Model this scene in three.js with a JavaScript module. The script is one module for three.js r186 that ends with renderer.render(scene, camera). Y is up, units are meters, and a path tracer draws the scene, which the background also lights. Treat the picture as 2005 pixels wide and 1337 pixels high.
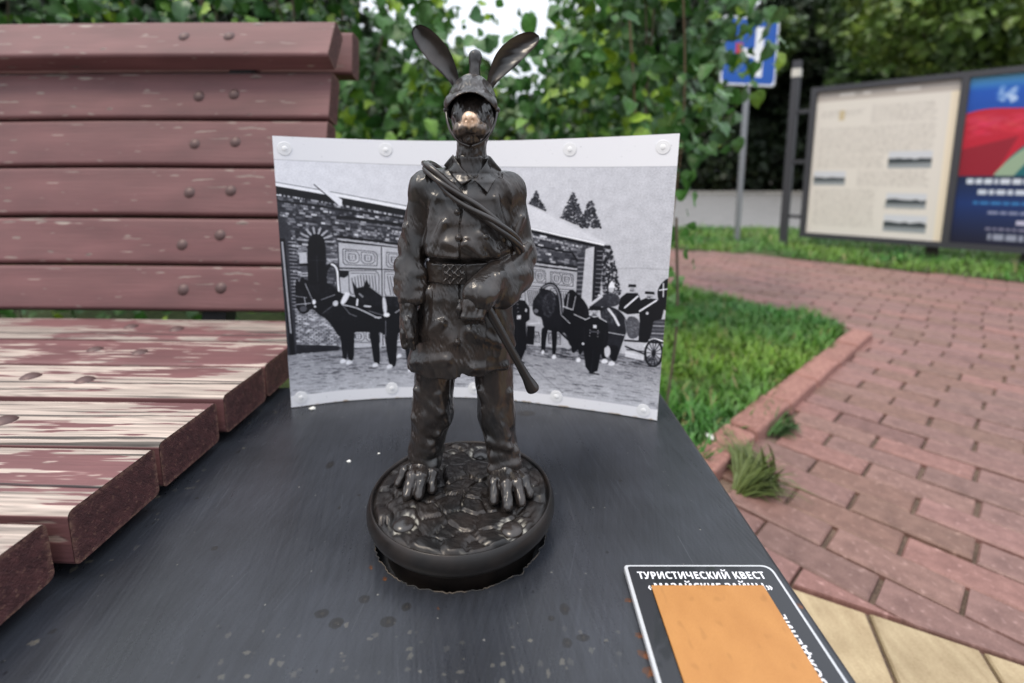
import * as THREE from 'three';
import { mergeGeometries, mergeVertices } from 'three/addons/utils/BufferGeometryUtils.js';
import { RoundedBoxGeometry } from 'three/addons/geometries/RoundedBoxGeometry.js';

// ---------------------------------------------------------------- camera, sky, sun, exposure
const scene = new THREE.Scene();
const camera = new THREE.PerspectiveCamera(69.71, 1.5, 0.02, 400);
camera.position.set(0, 0.74, 0);
camera.rotation.x = THREE.MathUtils.degToRad(-8.5);
camera.setViewOffset(2005, 1337, 0, 182, 2005, 1337);     // lens shifted down: verticals stay nearly upright
camera.focus = 0.46;
camera.userData.fStop = 3.2;

const SKY_W = 256, SKY_H = 128, skyData = new Float32Array(SKY_W * SKY_H * 4);
for (let j = 0; j < SKY_H; j++) for (let i = 0; i < SKY_W; i++) {
  const el = ((j + 0.5) / SKY_H - 0.5) * Math.PI, s = Math.max(0, Math.sin(el)), k = (j * SKY_W + i) * 4;
  const cl = 0.5 + 0.5 * Math.sin(i / SKY_W * Math.PI * 6 + 3 * s) * Math.sin(s * 7 + i / SKY_W * Math.PI * 4);
  const L = (0.52 + 0.83 * s) * (0.93 + 0.14 * cl);
  skyData.set([L * 0.93, L * 0.985, L * 1.08, 1], k);
}
const sky = new THREE.DataTexture(skyData, SKY_W, SKY_H, THREE.RGBAFormat, THREE.FloatType);
sky.mapping = THREE.EquirectangularReflectionMapping; sky.magFilter = THREE.LinearFilter; sky.needsUpdate = true;
scene.background = sky; scene.environment = sky;

const sun = new THREE.DirectionalLight(0xfff1dd, 1.3);
sun.position.set(-3.2, 7.5, 1.5); sun.target.position.set(0, 0.4, -1);
sun.castShadow = true; sun.shadow.radius = 30; sun.shadow.mapSize.set(2048, 2048);
Object.assign(sun.shadow.camera, { left: -12, right: 12, top: 12, bottom: -12, near: 0.1, far: 40 });
scene.add(sun, sun.target);

const renderer = new THREE.WebGLRenderer({ antialias: true });
renderer.toneMapping = THREE.LinearToneMapping;
renderer.toneMappingExposure = 1.62;
renderer.shadowMap.enabled = true;

// ---------------------------------------------------------------- helpers
let seed = 7;
const rnd = () => { seed = (seed * 1664525 + 1013904223) >>> 0; return seed / 4294967296; };
const rr = (a, b) => a + (b - a) * rnd();
const PERM = new Uint8Array(1024), GX = new Float64Array(256), GY = new Float64Array(256), GZ = new Float64Array(256);   // gradient noise
for (let i = 0; i < 256; i++) { PERM[i] = i; const a = rr(0, 6.2832), c = rr(-1, 1), q = Math.sqrt(1 - c * c) * 1.35; GX[i] = Math.cos(a) * q; GY[i] = Math.sin(a) * q; GZ[i] = c * 1.35; }
for (let i = 255; i > 0; i--) { const j = Math.floor(rnd() * (i + 1)), t = PERM[i]; PERM[i] = PERM[j]; PERM[j] = t; }
for (let i = 256; i < 1024; i++) PERM[i] = PERM[i & 255];
function ns(x, y, z = 0) {
  x += 37.3; y += 11.7; z += 5.1;
  const fx = Math.floor(x), fy = Math.floor(y), fz = Math.floor(z), X = fx & 255, Y = fy & 255, Z = fz & 255; x -= fx; y -= fy; z -= fz;
  const u = x * x * x * (x * (x * 6 - 15) + 10), v = y * y * y * (y * (y * 6 - 15) + 10), w = z * z * z * (z * (z * 6 - 15) + 10);
  const A = PERM[X] + Y, B = PERM[X + 1] + Y, AA = PERM[A] + Z, AB = PERM[A + 1] + Z, BA = PERM[B] + Z, BB = PERM[B + 1] + Z, x1 = x - 1, y1 = y - 1, z1 = z - 1;
  let g = PERM[AA]; const a0 = GX[g] * x + GY[g] * y + GZ[g] * z; g = PERM[BA]; const a1 = GX[g] * x1 + GY[g] * y + GZ[g] * z; g = PERM[AB]; const a2 = GX[g] * x + GY[g] * y1 + GZ[g] * z; g = PERM[BB]; const a3 = GX[g] * x1 + GY[g] * y1 + GZ[g] * z;
  g = PERM[AA + 1]; const b0 = GX[g] * x + GY[g] * y + GZ[g] * z1; g = PERM[BA + 1]; const b1 = GX[g] * x1 + GY[g] * y + GZ[g] * z1; g = PERM[AB + 1]; const b2 = GX[g] * x + GY[g] * y1 + GZ[g] * z1; g = PERM[BB + 1]; const b3 = GX[g] * x1 + GY[g] * y1 + GZ[g] * z1;
  const p = a0 + u * (a1 - a0), q = a2 + u * (a3 - a2), r = b0 + u * (b1 - b0), t = b2 + u * (b3 - b2), m = p + v * (q - p), n = r + v * (t - r);
  return m + w * (n - m);
}
const fbm = (x, y, z = 0) => ns(x, y, z) + 0.5 * ns(x * 2.1, y * 2.1, z * 2.1 + 3) + 0.25 * ns(x * 4.3, y * 4.3, z * 4.3 + 9);
const clamp = (x, a = 0, b = 1) => Math.min(b, Math.max(a, x));
const sstep = (a, b, x) => { const t = clamp((x - a) / (b - a)); return t * t * (3 - 2 * t); };
const mix = (a, b, t) => a + (b - a) * t;
const used = {};
function numbered(name) { const n = used[name] = (used[name] ?? -1) + 1; return n ? name + '_' + String(n).padStart(3, '0') : name; }
function tag(o, label, category, group, kind) {
  if (label) o.userData.label = label;
  if (category) o.userData.category = category;
  if (group) o.userData.group = group;
  if (kind) o.userData.kind = kind;
  return o;
}
function thing(name, label, category, pos = [0, 0, 0], turn = 0, group, kind) {
  const g = new THREE.Group(); g.name = numbered(name); g.position.set(...pos); g.rotation.y = turn; scene.add(g);
  return tag(g, label, category, group, kind);
}
function part(name, geo, material, parent) {
  const m = new THREE.Mesh(geo, material); m.name = parent === scene ? numbered(name) : name;
  m.castShadow = m.receiveShadow = true; parent.add(m); return m;
}
const lin = (r, g, b) => new THREE.Color().setRGB(r, g, b);
const std = (c, rough, extra = {}) => new THREE.MeshStandardMaterial({ color: Array.isArray(c) ? lin(...c) : c, roughness: rough, ...extra });
const box = (x0, x1, y0, y1, z0, z1) => new THREE.BoxGeometry(x1 - x0, y1 - y0, z1 - z0).translate((x0 + x1) / 2, (y0 + y1) / 2, (z0 + z1) / 2);
function dataTex(w, h, fn, srgb = true) {                  // fn(i, j, out) with linear-looking 0..255 values
  const d = new Uint8Array(w * h * 4), o = [0, 0, 0];
  for (let j = 0; j < h; j++) for (let i = 0; i < w; i++) { fn(i, j, o); const k = (j * w + i) * 4; d[k] = clamp(o[0], 0, 255); d[k + 1] = clamp(o[1], 0, 255); d[k + 2] = clamp(o[2], 0, 255); d[k + 3] = 255; }
  const t = new THREE.DataTexture(d, w, h); t.magFilter = THREE.LinearFilter; t.minFilter = THREE.LinearMipmapLinearFilter; t.generateMipmaps = true;
  t.wrapS = t.wrapT = THREE.MirroredRepeatWrapping; if (srgb) t.colorSpace = THREE.SRGBColorSpace; t.needsUpdate = true; return t;
}
function canvasTex(w, h, draw) {
  const c = document.createElement('canvas'); c.width = w; c.height = h; draw(c.getContext('2d'), w, h);
  const t = new THREE.CanvasTexture(c); t.colorSpace = THREE.SRGBColorSpace; t.anisotropy = 8; return t;
}
function sheet(poly, y, uvScale = 1) {                      // flat polygon [[x, z], ...] at height y, uv in metres
  const g = new THREE.ShapeGeometry(new THREE.Shape(poly.map(([x, z]) => new THREE.Vector2(x, -z))));
  g.rotateX(-Math.PI / 2); g.translate(0, y, 0);
  const p = g.attributes.position, uv = g.attributes.uv;
  for (let i = 0; i < p.count; i++) uv.setXY(i, p.getX(i) * uvScale, p.getZ(i) * uvScale);
  return g;
}
function inPoly(x, z, poly) {
  let c = false;
  for (let i = 0, j = poly.length - 1; i < poly.length; j = i++) {
    const [xi, zi] = poly[i], [xj, zj] = poly[j];
    if ((zi > z) !== (zj > z) && x < (xj - xi) * (z - zi) / (zj - zi) + xi) c = !c;
  }
  return c;
}
// a solid surface from a distance field, by surface nets: smooth, with normals from the field
function netMesh(sdf, lo, hi, cell, paint) {
  const n = [0, 1, 2].map((k) => Math.ceil((hi[k] - lo[k]) / cell) + 2), [nx, ny, nz] = n, F = new Float32Array(nx * ny * nz);
  const B = 5, far = B * cell * 0.87 + 3.2 + 1.2 * cell;      // blocks far from the surface keep the value of their middle
  for (let k0 = 0; k0 < nz; k0 += B) for (let j0 = 0; j0 < ny; j0 += B) for (let i0 = 0; i0 < nx; i0 += B) {
    const h = (B - 1) / 2, m = sdf(lo[0] + (i0 + h) * cell, lo[1] + (j0 + h) * cell, lo[2] + (k0 + h) * cell), skip = Math.abs(m) > far;
    for (let k = k0; k < Math.min(nz, k0 + B); k++) for (let j = j0; j < Math.min(ny, j0 + B); j++) for (let i = i0; i < Math.min(nx, i0 + B); i++) F[i + nx * (j + ny * k)] = skip ? m : sdf(lo[0] + i * cell, lo[1] + j * cell, lo[2] + k * cell);
  }
  const id = new Int32Array(nx * ny * nz).fill(-1), pos = [], idx = [], sx = 1, sy = nx, sz = nx * ny;
  const off = [0, sx, sy, sx + sy, sz, sx + sz, sy + sz, sx + sy + sz], E = [[0, 1], [2, 3], [4, 5], [6, 7], [0, 2], [1, 3], [4, 6], [5, 7], [0, 4], [1, 5], [2, 6], [3, 7]];
  for (let k = 0; k < nz - 1; k++) for (let j = 0; j < ny - 1; j++) for (let i = 0; i < nx - 1; i++) {
    const q = i + j * sy + k * sz; let m = 0;
    for (let c = 0; c < 8; c++) if (F[q + off[c]] < 0) m++;
    if (m === 0 || m === 8) continue;
    let x = 0, y = 0, z = 0, cnt = 0;
    for (const [a, b] of E) {
      const fa = F[q + off[a]], fb = F[q + off[b]];
      if ((fa < 0) === (fb < 0)) continue;
      const t = fa / (fa - fb); cnt++;
      x += (a & 1) + t * ((b & 1) - (a & 1)); y += (a >> 1 & 1) + t * ((b >> 1 & 1) - (a >> 1 & 1)); z += (a >> 2) + t * ((b >> 2) - (a >> 2));
    }
    id[q] = pos.length / 3; pos.push(lo[0] + (i + x / cnt) * cell, lo[1] + (j + y / cnt) * cell, lo[2] + (k + z / cnt) * cell);
  }
  const quad = (a, b, c, d, flip) => { if (a < 0 || b < 0 || c < 0 || d < 0) return; flip ? idx.push(a, b, c, a, c, d) : idx.push(a, c, b, a, d, c); };
  for (let k = 1; k < nz - 1; k++) for (let j = 1; j < ny - 1; j++) for (let i = 1; i < nx - 1; i++) {
    const q = i + j * sy + k * sz, f = F[q] < 0;
    if (f !== F[q + sx] < 0) quad(id[q], id[q - sy], id[q - sy - sz], id[q - sz], f);
    if (f !== F[q + sy] < 0) quad(id[q], id[q - sz], id[q - sz - sx], id[q - sx], f);
    if (f !== F[q + sz] < 0) quad(id[q], id[q - sx], id[q - sx - sy], id[q - sy], f);
  }
  const g = new THREE.BufferGeometry(), P = new Float32Array(pos), N = new Float32Array(pos.length), e = cell * 0.6;
  for (let v = 0; v < P.length; v += 3) {
    const x = P[v], y = P[v + 1], z = P[v + 2];
    let a = sdf(x + e, y, z) - sdf(x - e, y, z), b = sdf(x, y + e, z) - sdf(x, y - e, z), c = sdf(x, y, z + e) - sdf(x, y, z - e);
    const l = Math.hypot(a, b, c) || 1; N[v] = a / l; N[v + 1] = b / l; N[v + 2] = c / l;
  }
  g.setAttribute('position', new THREE.BufferAttribute(P, 3)); g.setAttribute('normal', new THREE.BufferAttribute(N, 3));
  if (paint) { const C = new Float32Array(P.length); for (let v = 0; v < P.length; v += 3) C.set(paint(P[v], P[v + 1], P[v + 2]), v); g.setAttribute('color', new THREE.BufferAttribute(C, 3)); }
  g.setIndex(idx); return g;
}
const smin = (a, b, k) => { const h = Math.max(k - Math.abs(a - b), 0) / k; return Math.min(a, b) - h * h * k * 0.25; };
const smax = (a, b, k) => -smin(-a, -b, k);
function cap(x, y, z, a, b, ra, rb) {                       // tapered capsule
  const dx = b[0] - a[0], dy = b[1] - a[1], dz = b[2] - a[2], t = clamp(((x - a[0]) * dx + (y - a[1]) * dy + (z - a[2]) * dz) / (dx * dx + dy * dy + dz * dz));
  const px = x - a[0] - t * dx, py = y - a[1] - t * dy, pz = z - a[2] - t * dz; return Math.sqrt(px * px + py * py + pz * pz) - ra - (rb - ra) * t;
}
const ell = (x, y, z, c, r) => { const a = (x - c[0]) / r[0], b = (y - c[1]) / r[1], d = (z - c[2]) / r[2], l = Math.sqrt(a * a + b * b + d * d); return (l - 1) * Math.min(r[0], r[1], r[2]); };

// ---------------------------------------------------------------- ground, road, pavement, lawn
const E1 = [0.674, 0.738], E2 = [-0.738, 0.674];           // brick rows run along E1, the lawn kerb along E2
const fromE = (a, b) => [a * E1[0] + b * E2[0], a * E1[1] + b * E2[1]];
const soilTex = dataTex(512, 512, (i, j, o) => { const n = fbm(i / 40, j / 40, 2), f = ns(i / 4, j / 4, 7); const v = 52 + n * 16 + f * 14; o[0] = v * 1.05; o[1] = v * 0.92; o[2] = v * 0.72; });
soilTex.repeat.set(0.7, 0.7);
const soilMat = std(0xffffff, 0.95, { map: soilTex });
const groundGeo = sheet([[-150, 60], [150, 60], [150, -260], [-150, -260]], -0.03);
tag(part('ground', groundGeo, soilMat, scene), 'bare dark soil under the shrubs and trees', 'ground', null, 'structure');

const roadTex = dataTex(512, 512, (i, j, o) => { const n = fbm(i / 60, j / 60, 4), f = rnd(); const v = 112 + n * 10 + (f - 0.5) * 34; o[0] = v; o[1] = v * 0.99; o[2] = v * 0.98; });
roadTex.repeat.set(0.5, 0.5);
tag(part('road', sheet([[-60, -7.0], [2.4, -7.0], [9, -6.2], [60, -5.6], [60, -19.5], [-60, -19.5]], -0.012), std(0xffffff, 0.9, { map: roadTex }), scene), 'grey asphalt road behind the notice board', 'road', null, 'structure');
const farKerb = thing('road_kerb', 'pale concrete kerb along the far side of the road', 'kerb', [0, 0, 0], 0, null, 'structure');
{ const g = new RoundedBoxGeometry(0.98, 0.16, 0.16, 1, 0.015), m = std([0.32, 0.31, 0.29], 0.9), m2 = std([0.27, 0.265, 0.25], 0.9);
  for (let k = 0; k < 30; k++) part('kerb_stone', g, k % 3 ? m : m2, farKerb).position.set(0.5 + k, 0.03, -19.6); }
const leafFloor = dataTex(256, 256, (i, j, o) => { const f = ns(i / 3, j / 3, 3), n = fbm(i / 30, j / 30, 8); o[0] = 96 + f * 40 + n * 20; o[1] = 70 + f * 26 + n * 14; o[2] = 44 + f * 18; });
tag(part('leaf_litter', sheet([[-60, -19.68], [60, -19.68], [60, -26], [-60, -26]], -0.008), std(0xffffff, 0.95, { map: leafFloor }), scene), 'brown fallen leaves on the ground beyond the road', 'leaf litter', null, 'structure');

// brick pavement
const yellowEdge = [[0.30, -0.905], [2.2, 0.09]];            // line where the bricks give way to sandstone-coloured slabs
const sideOfYellow = (x, z) => (x - yellowEdge[0][0]) * (yellowEdge[1][1] - yellowEdge[0][1]) - (z - yellowEdge[0][1]) * (yellowEdge[1][0] - yellowEdge[0][0]);
const vergeEdge = [[-2.4, -8.2], [1.60, -4.93], [2.37, -4.5], [2.87, -3.95], [3.57, -3.35], [6.5, -1.0]];
const lawn = [[0.515, -1.19], [1.60, -2.26], [1.62, -2.36], [1.04, -3.16], [-2.4, -7.5], [-6, -7.2], [-6, 0.5], [-2.6, 0.5], [-0.3, -0.4], [0.2, -0.9]];
const paved = [[0.10, -0.76], [0.52, -1.19], [1.63, -2.30], [1.04, -3.16], [-2.4, -7.7], ...vergeEdge, [6.5, 2.2], [0.1, 2.2]];
const pave = thing('brick_pavement', 'worn red brick pavement laid in running bond', 'pavement', [0, 0, 0], 0, null, 'structure');
const sandTex = dataTex(256, 256, (i, j, o) => { const f = ns(i / 3, j / 3, 1), n = fbm(i / 50, j / 50, 6); const v = 92 + f * 24 + n * 22; o[0] = v * 1.1; o[1] = v * 0.92; o[2] = v * 0.80; });
sandTex.repeat.set(2, 2);
part('sand_bed', sheet(paved, -0.011), std(0xffffff, 0.95, { map: sandTex }), pave);
const brickTex = [0, 1, 2, 3].map((s) => dataTex(160, 80, (i, j, o) => {
  const n = fbm(i / 26 + s * 9, j / 26, s), f = ns(i / 2.2, j / 2.2, s * 3), p = Math.max(0, ns(i / 9, j / 9, s + 20) - 0.28) * 90;
  o[0] = 132 + n * 18 + f * 17 + p; o[1] = 99 + n * 16 + f * 16 + p; o[2] = 90 + n * 15 + f * 15 + p;
}));
const brickMats = [];
for (let k = 0; k < 12; k++) { const t = rr(0.66, 1.0); brickMats.push(std([t * rr(0.94, 1.06), t * rr(0.92, 1.0), t * rr(0.9, 1.02)], rr(0.5, 0.66), { map: brickTex[k % 4] })); }
const BL = 0.208, BW = 0.0865, brickGeos = [0, 1, 2].map((s) => {
  const w = BL - 0.0065 - s * 0.0015, d = BW - 0.0062 + s * 0.0008, c = 0.0035, g = new THREE.BufferGeometry(), pos = [], uv = [];
  const ring = (x, z, y) => [[-x, y, -z], [x, y, -z], [x, y, z], [-x, y, z]];
  const r0 = ring(w / 2 - c, d / 2 - c, 0), r1 = ring(w / 2, d / 2, -c), r2 = ring(w / 2, d / 2, -0.05), put = (p) => { pos.push(...p); uv.push(p[0] / BL + 0.5, p[2] / BW + 0.5); };
  const q = (a, b, e, f) => { for (const p of [a, b, e, a, e, f]) put(p); };
  q(r0[3], r0[2], r0[1], r0[0]);
  for (let i = 0; i < 4; i++) { const j = (i + 1) % 4; q(r0[i], r0[j], r1[j], r1[i]); q(r1[i], r1[j], r2[j], r2[i]); }
  g.setAttribute('position', new THREE.Float32BufferAttribute(pos, 3)); g.setAttribute('uv', new THREE.Float32BufferAttribute(uv, 2)); g.computeVertexNormals(); return g;
});
{
  const list = [];
  for (let r = -60; r < 90; r++) for (let c = -40; c < 40; c++) {
    const [x, z] = fromE((c + (r & 1 ? 0.5 : 0) + 0.13 * Math.sin(r * 12.9)) * BL - 0.05, r * BW + 0.02);
    if (!inPoly(x, z, paved) || sideOfYellow(x, z) < -0.2 || z > 0.3 || x > 6.2 || z < -7) continue;
    const d = Math.hypot(x, z), sx = 1002 + 960 * x / -z; list.push({ x, z, d, seen: z < -0.5 && sx > 1250 && sx < 2050 });
  }
  list.sort((a, b) => (b.seen - a.seen) || (a.d - b.d));
  const rest = [], q = new THREE.Quaternion(), up = new THREE.Vector3(0, 1, 0), M = new THREE.Matrix4(), one = new THREE.Vector3(1, 1, 1);
  const ang = Math.atan2(-E1[1], E1[0]);
  const yl0 = new THREE.Vector2(...yellowEdge[0]), ylD = new THREE.Vector2(...yellowEdge[1]).sub(yl0).normalize(), dist = (p) => (p[0] - yl0.x) * ylD.y - (p[1] - yl0.y) * ylD.x - 0.004;
  const cutBrick = (b) => {                                      // bricks along the slabs are cut to the edge; null = whole, false = gone
    const c = [[-1, -1], [1, -1], [1, 1], [-1, 1]].map(([u, v]) => { const [dx, dz] = fromE(u * (BL - 0.007) / 2, v * (BW - 0.0065) / 2); return [b.x + dx, b.z + dz]; }), d = c.map(dist);
    if (d.every((v) => v >= 0)) return null; if (d.every((v) => v < 0.012)) return false;
    const out = []; for (let i = 0; i < 4; i++) { const j = (i + 1) % 4; if (d[i] >= 0) out.push(c[i]); if ((d[i] >= 0) !== (d[j] >= 0)) { const t = d[i] / (d[i] - d[j]); out.push([mix(c[i][0], c[j][0], t), mix(c[i][1], c[j][1], t)]); } }
    const g = new THREE.ExtrudeGeometry(new THREE.Shape(out.map(([x, z]) => new THREE.Vector2(x - b.x, -(z - b.z)))), { depth: 0.05, bevelEnabled: true, bevelSize: 0.001, bevelThickness: 0.003, bevelSegments: 1, steps: 1 }).rotateX(-Math.PI / 2).translate(0, -0.053, 0), p = g.attributes.position, uv = g.attributes.uv;
    for (let i = 0; i < p.count; i++) uv.setXY(i, (p.getX(i) * E1[0] + p.getZ(i) * E1[1]) / BL + 0.5, (p.getX(i) * E2[0] + p.getZ(i) * E2[1]) / BW + 0.5); return g;
  };
  list.forEach((b, i) => {
    const cut = cutBrick(b); if (cut === false) return;
    if (cut) { if (i < 300) part('brick', cut, brickMats[i % 12], pave).position.set(b.x, rr(-0.001, 0.002), b.z); else rest.push(cut.translate(b.x, 0, b.z)); return; }
    const y = rr(-0.002, 0.003), turn = ang + rr(-0.018, 0.018), g = brickGeos[i % 3], m = brickMats[Math.floor(rnd() * 12)];
    if (i < 300) { const o = part('brick', g, m, pave); o.position.set(b.x + rr(-0.0015, 0.0015), y, b.z + rr(-0.0015, 0.0015)); o.rotation.set(rr(-0.008, 0.008), turn, rr(-0.008, 0.008)); }
    else { q.setFromAxisAngle(up, turn); M.compose(new THREE.Vector3(b.x, y, b.z), q, one); rest.push(g.clone().applyMatrix4(M)); }
  });
  const buckets = rest.length ? mergeGeometries(rest) : null;
  if (buckets) tag(part('brick_field', buckets, brickMats[4], pave), null, null, null, 'stuff');
}
// pale slabs at the near corner
const slabs = thing('slab_pavement', 'sand-coloured paving slabs beside the brick pavement', 'pavement', [0, 0, 0], 0, null, 'structure');
{
  const dir = new THREE.Vector2(0.886, 0.464), nrm = new THREE.Vector2(-0.33, 0.944);
  const tex = dataTex(256, 256, (i, j, o) => { const n = fbm(i / 40, j / 40, 12), f = ns(i / 2.5, j / 2.5, 4), k = fbm(i / 12, j / 70, 17); o[0] = 168 + n * 14 + f * 12 + k * 12; o[1] = 150 + n * 14 + f * 12 + k * 13; o[2] = 120 + n * 13 + f * 12 + k * 12; });
  const mats = [0.9, 1, 0.84].map((t) => std([t, t * 0.99, t * 0.98], 0.88, { map: tex }));
  const joint = 0.006, W = 0.148, D = 0.30;
  part('sand_bed', sheet([[0.2, -0.95], [2.2, 0.1], [2.2, 1.6], [-0.1, 1.6], [-0.1, -0.6]], -0.0145), std(0xffffff, 0.95, { map: sandTex }), slabs);
  for (let a = -2; a < 14; a++) for (let b = 0; b < 4; b++) {
    const o = new THREE.Vector2(0.612, -0.747).addScaledVector(dir, a * W).addScaledVector(nrm, b * D + 0.005);
    const c = [[joint, joint], [W - joint, joint], [W - joint, D - joint], [joint, D - joint]].map(([u, v]) => new THREE.Vector2(o.x + dir.x * u + nrm.x * v, -(o.y + dir.y * u + nrm.y * v)));
    const g = new THREE.ExtrudeGeometry(new THREE.Shape(c), { depth: 0.03, bevelEnabled: true, bevelSize: 0.003, bevelThickness: 0.003, bevelSegments: 1 }).rotateX(-Math.PI / 2).translate(0, -0.034 + rr(-0.002, 0.001), 0);
    const p = g.attributes.position, uv = g.attributes.uv; for (let i = 0; i < p.count; i++) uv.setXY(i, p.getX(i) * 3.1 + a * 0.37, p.getZ(i) * 3.1 + b * 0.61);
    part('paving_slab', g, mats[(a * 7 + b * 3 + 20) % 3], slabs);
  }
}
// kerb of the lawn
const kerb = thing('lawn_kerb', 'low red concrete kerb between lawn and brick pavement', 'kerb', [0, 0, 0], 0, null, 'structure');
{
  const t = dataTex(256, 128, (i, j, o) => { const n = fbm(i / 30, j / 30, 31), f = ns(i / 2.5, j / 2.5, 8), p = Math.max(0, ns(i / 14, j / 14, 2) - 0.2) * 60; o[0] = 150 + n * 20 + f * 14 + p; o[1] = 108 + n * 18 + f * 13 + p; o[2] = 98 + n * 16 + f * 12 + p; });
  const m = [0.95, 0.82, 0.9].map((k) => std([k, k, k], 0.88, { map: t }));
  const A = [0.475, -1.115], L = 0.262;
  for (let k = -2; k < 6; k++) {
    const g = new RoundedBoxGeometry(L - 0.006, 0.09, 0.085, 2, 0.012), o = part('kerb_stone', g, m[(k + 3) % 3], kerb);
    const s = (k + 0.5) * L, off = -0.02;
    o.position.set(A[0] - E2[0] * s + E1[0] * off, -0.012 + rr(-0.004, 0.004), A[1] - E2[1] * s + E1[1] * off);
    o.rotation.y = Math.atan2(E2[1], -E2[0]) + rr(-0.02, 0.02);
  }
}
// turf: soil sheets with grass blades
const turfTex = dataTex(256, 256, (i, j, o) => { const n = fbm(i / 20, j / 20, 5), f = ns(i / 3, j / 3, 9); o[0] = 58 + n * 16 + f * 16; o[1] = 70 + n * 18 + f * 18; o[2] = 30 + n * 8 + f * 8; });
turfTex.repeat.set(2, 2);
const turfMat = std(0xffffff, 0.95, { map: turfTex });
tag(part('lawn', sheet(lawn, 0.002), turfMat, scene), 'dark earth of the lawn beside the bench', 'lawn', null, 'structure');
const verge = [[-2.4, -8.1], ...vergeEdge.slice(1), [9, -0.6], [9, -6.1], [2.4, -6.9], [-2.4, -6.9]].slice(1);
const vergePoly = [[-2.2, -6.9], [-0.6, -6.75], ...vergeEdge.slice(1), [9, 0.5], [9, -6.1], [2.4, -6.95]];
tag(part('grass_verge', sheet(vergePoly, 0.002), turfMat, scene), 'earth of the grass verge under the notice board', 'verge', null, 'structure');
function bladeGeo() {
  const g = new THREE.BufferGeometry(), w = 0.0026, pos = [], idx = [];
  [[0, 0, 1], [0.35, 0.06, 0.95], [0.7, 0.2, 0.65]].forEach(([y, z, k]) => pos.push(-w * k, y, z, w * k, y, z)); pos.push(0, 1, 0.42);
  idx.push(0, 1, 2, 1, 3, 2, 2, 3, 4, 3, 5, 4, 4, 5, 6);
  g.setAttribute('position', new THREE.Float32BufferAttribute(pos, 3)); g.setIndex(idx); g.computeVertexNormals(); return g;
}
const blade = bladeGeo();
const grassMat = new THREE.MeshPhysicalMaterial({ color: 0xffffff, roughness: 0.55, transmission: 0.25, thickness: 0, side: THREE.DoubleSide });
function grass(name, label, count, pick, hgt, wide = 1) {
  const m = new THREE.InstancedMesh(blade, grassMat, count), M = new THREE.Matrix4(), q = new THREE.Quaternion(), e = new THREE.Euler(), c = new THREE.Color();
  let k = 0;
  while (k < count) {
    const [x, z] = pick(); if (x === null) continue;
    const cl = fbm(x * 5, z * 5, 3), h = hgt * rr(0.55, 1.25) * (1 + 0.45 * cl);
    e.set(rr(-0.1, 0.75), rr(0, 6.283), rr(-0.35, 0.35), 'YXZ'); q.setFromEuler(e);
    M.compose(new THREE.Vector3(x, -0.002, z), q, new THREE.Vector3(wide * rr(0.8, 1.4), h, h)); m.setMatrixAt(k, M);
    const dry = rnd() < 0.05, t = rr(0.7, 1.25) * (1 + 0.35 * cl), yel = clamp(0.5 + fbm(x * 1.7, z * 1.7, 9));
    m.setColorAt(k, dry ? c.setRGB(0.30 * t, 0.25 * t, 0.10 * t) : c.setRGB(mix(0.06, 0.17, yel) * t, mix(0.21, 0.31, yel) * t, 0.028 * t)); k++;
  }
  m.name = numbered(name); m.castShadow = m.receiveShadow = true; scene.add(m); return tag(m, label, 'grass', null, 'stuff');
}
const nearLawn = [[0.20, -0.92], [0.505, -1.17], [1.585, -2.25], [1.63, -2.37], [1.05, -3.18], [-0.4, -5.2], [-1.0, -3.0], [-0.2, -0.95]];
grass('lawn_grass', 'thick green lawn grass behind the brick kerb', 42000, () => { const x = rr(-0.6, 1.66), z = -0.9 - 2.9 * Math.pow(rnd(), 1.1); const w = 0.012 * ns(x * 30, z * 30); return inPoly(x + w, z + w, nearLawn) ? [x, z] : [null]; }, 0.06, 1.5);
grass('verge_grass', 'patchy green grass of the verge under the notice board', 26000, () => { const x = rr(0.4, 7), z = rr(-6.9, -1); const w = 0.07 * ns(x * 6, z * 6); return inPoly(x + w, z + w, vergePoly) && ns(x * 2, z * 2, 5) > -0.42 ? [x, z] : [null]; }, 0.07, 1.8);
function tuft(label, x, z, rad, n, h, dry) {
  const M = new THREE.Matrix4(), q = new THREE.Quaternion(), e = new THREE.Euler(), gs = [];
  for (let k = 0; k < n; k++) {
    const a = rr(0, 6.283), r = rad * Math.sqrt(rnd()); e.set(rr(0.1, 1.15), a + rr(-0.5, 0.5), 0, 'YXZ'); q.setFromEuler(e); const hh = h * (0.35 + 1.0 * rnd() * rnd());
    const al = Math.sin(a) * r * 1.6, ac = Math.cos(a) * r * 0.6;
    gs.push(blade.clone().applyMatrix4(M.compose(new THREE.Vector3(E2[0] * al + E1[0] * ac, 0, E2[1] * al + E1[1] * ac), q, new THREE.Vector3(rr(0.8, 1.5), hh, hh))));
  }
  const o = thing('grass_tuft', label, 'weed', [x, 0.0, z]);
  part('blades', mergeGeometries(gs), new THREE.MeshPhysicalMaterial({ color: dry ? lin(0.11, 0.15, 0.035) : lin(0.055, 0.14, 0.03), roughness: 0.6, transmission: 0.2, thickness: 0, side: THREE.DoubleSide }), o);
}
tuft('tall yellowish grass tuft growing out of the kerb joint', 0.60, -1.11, 0.062, 330, 0.11, true);
tuft('small flat green weed at the pavement edge of the kerb', 0.80, -1.37, 0.055, 240, 0.06, false);

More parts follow.
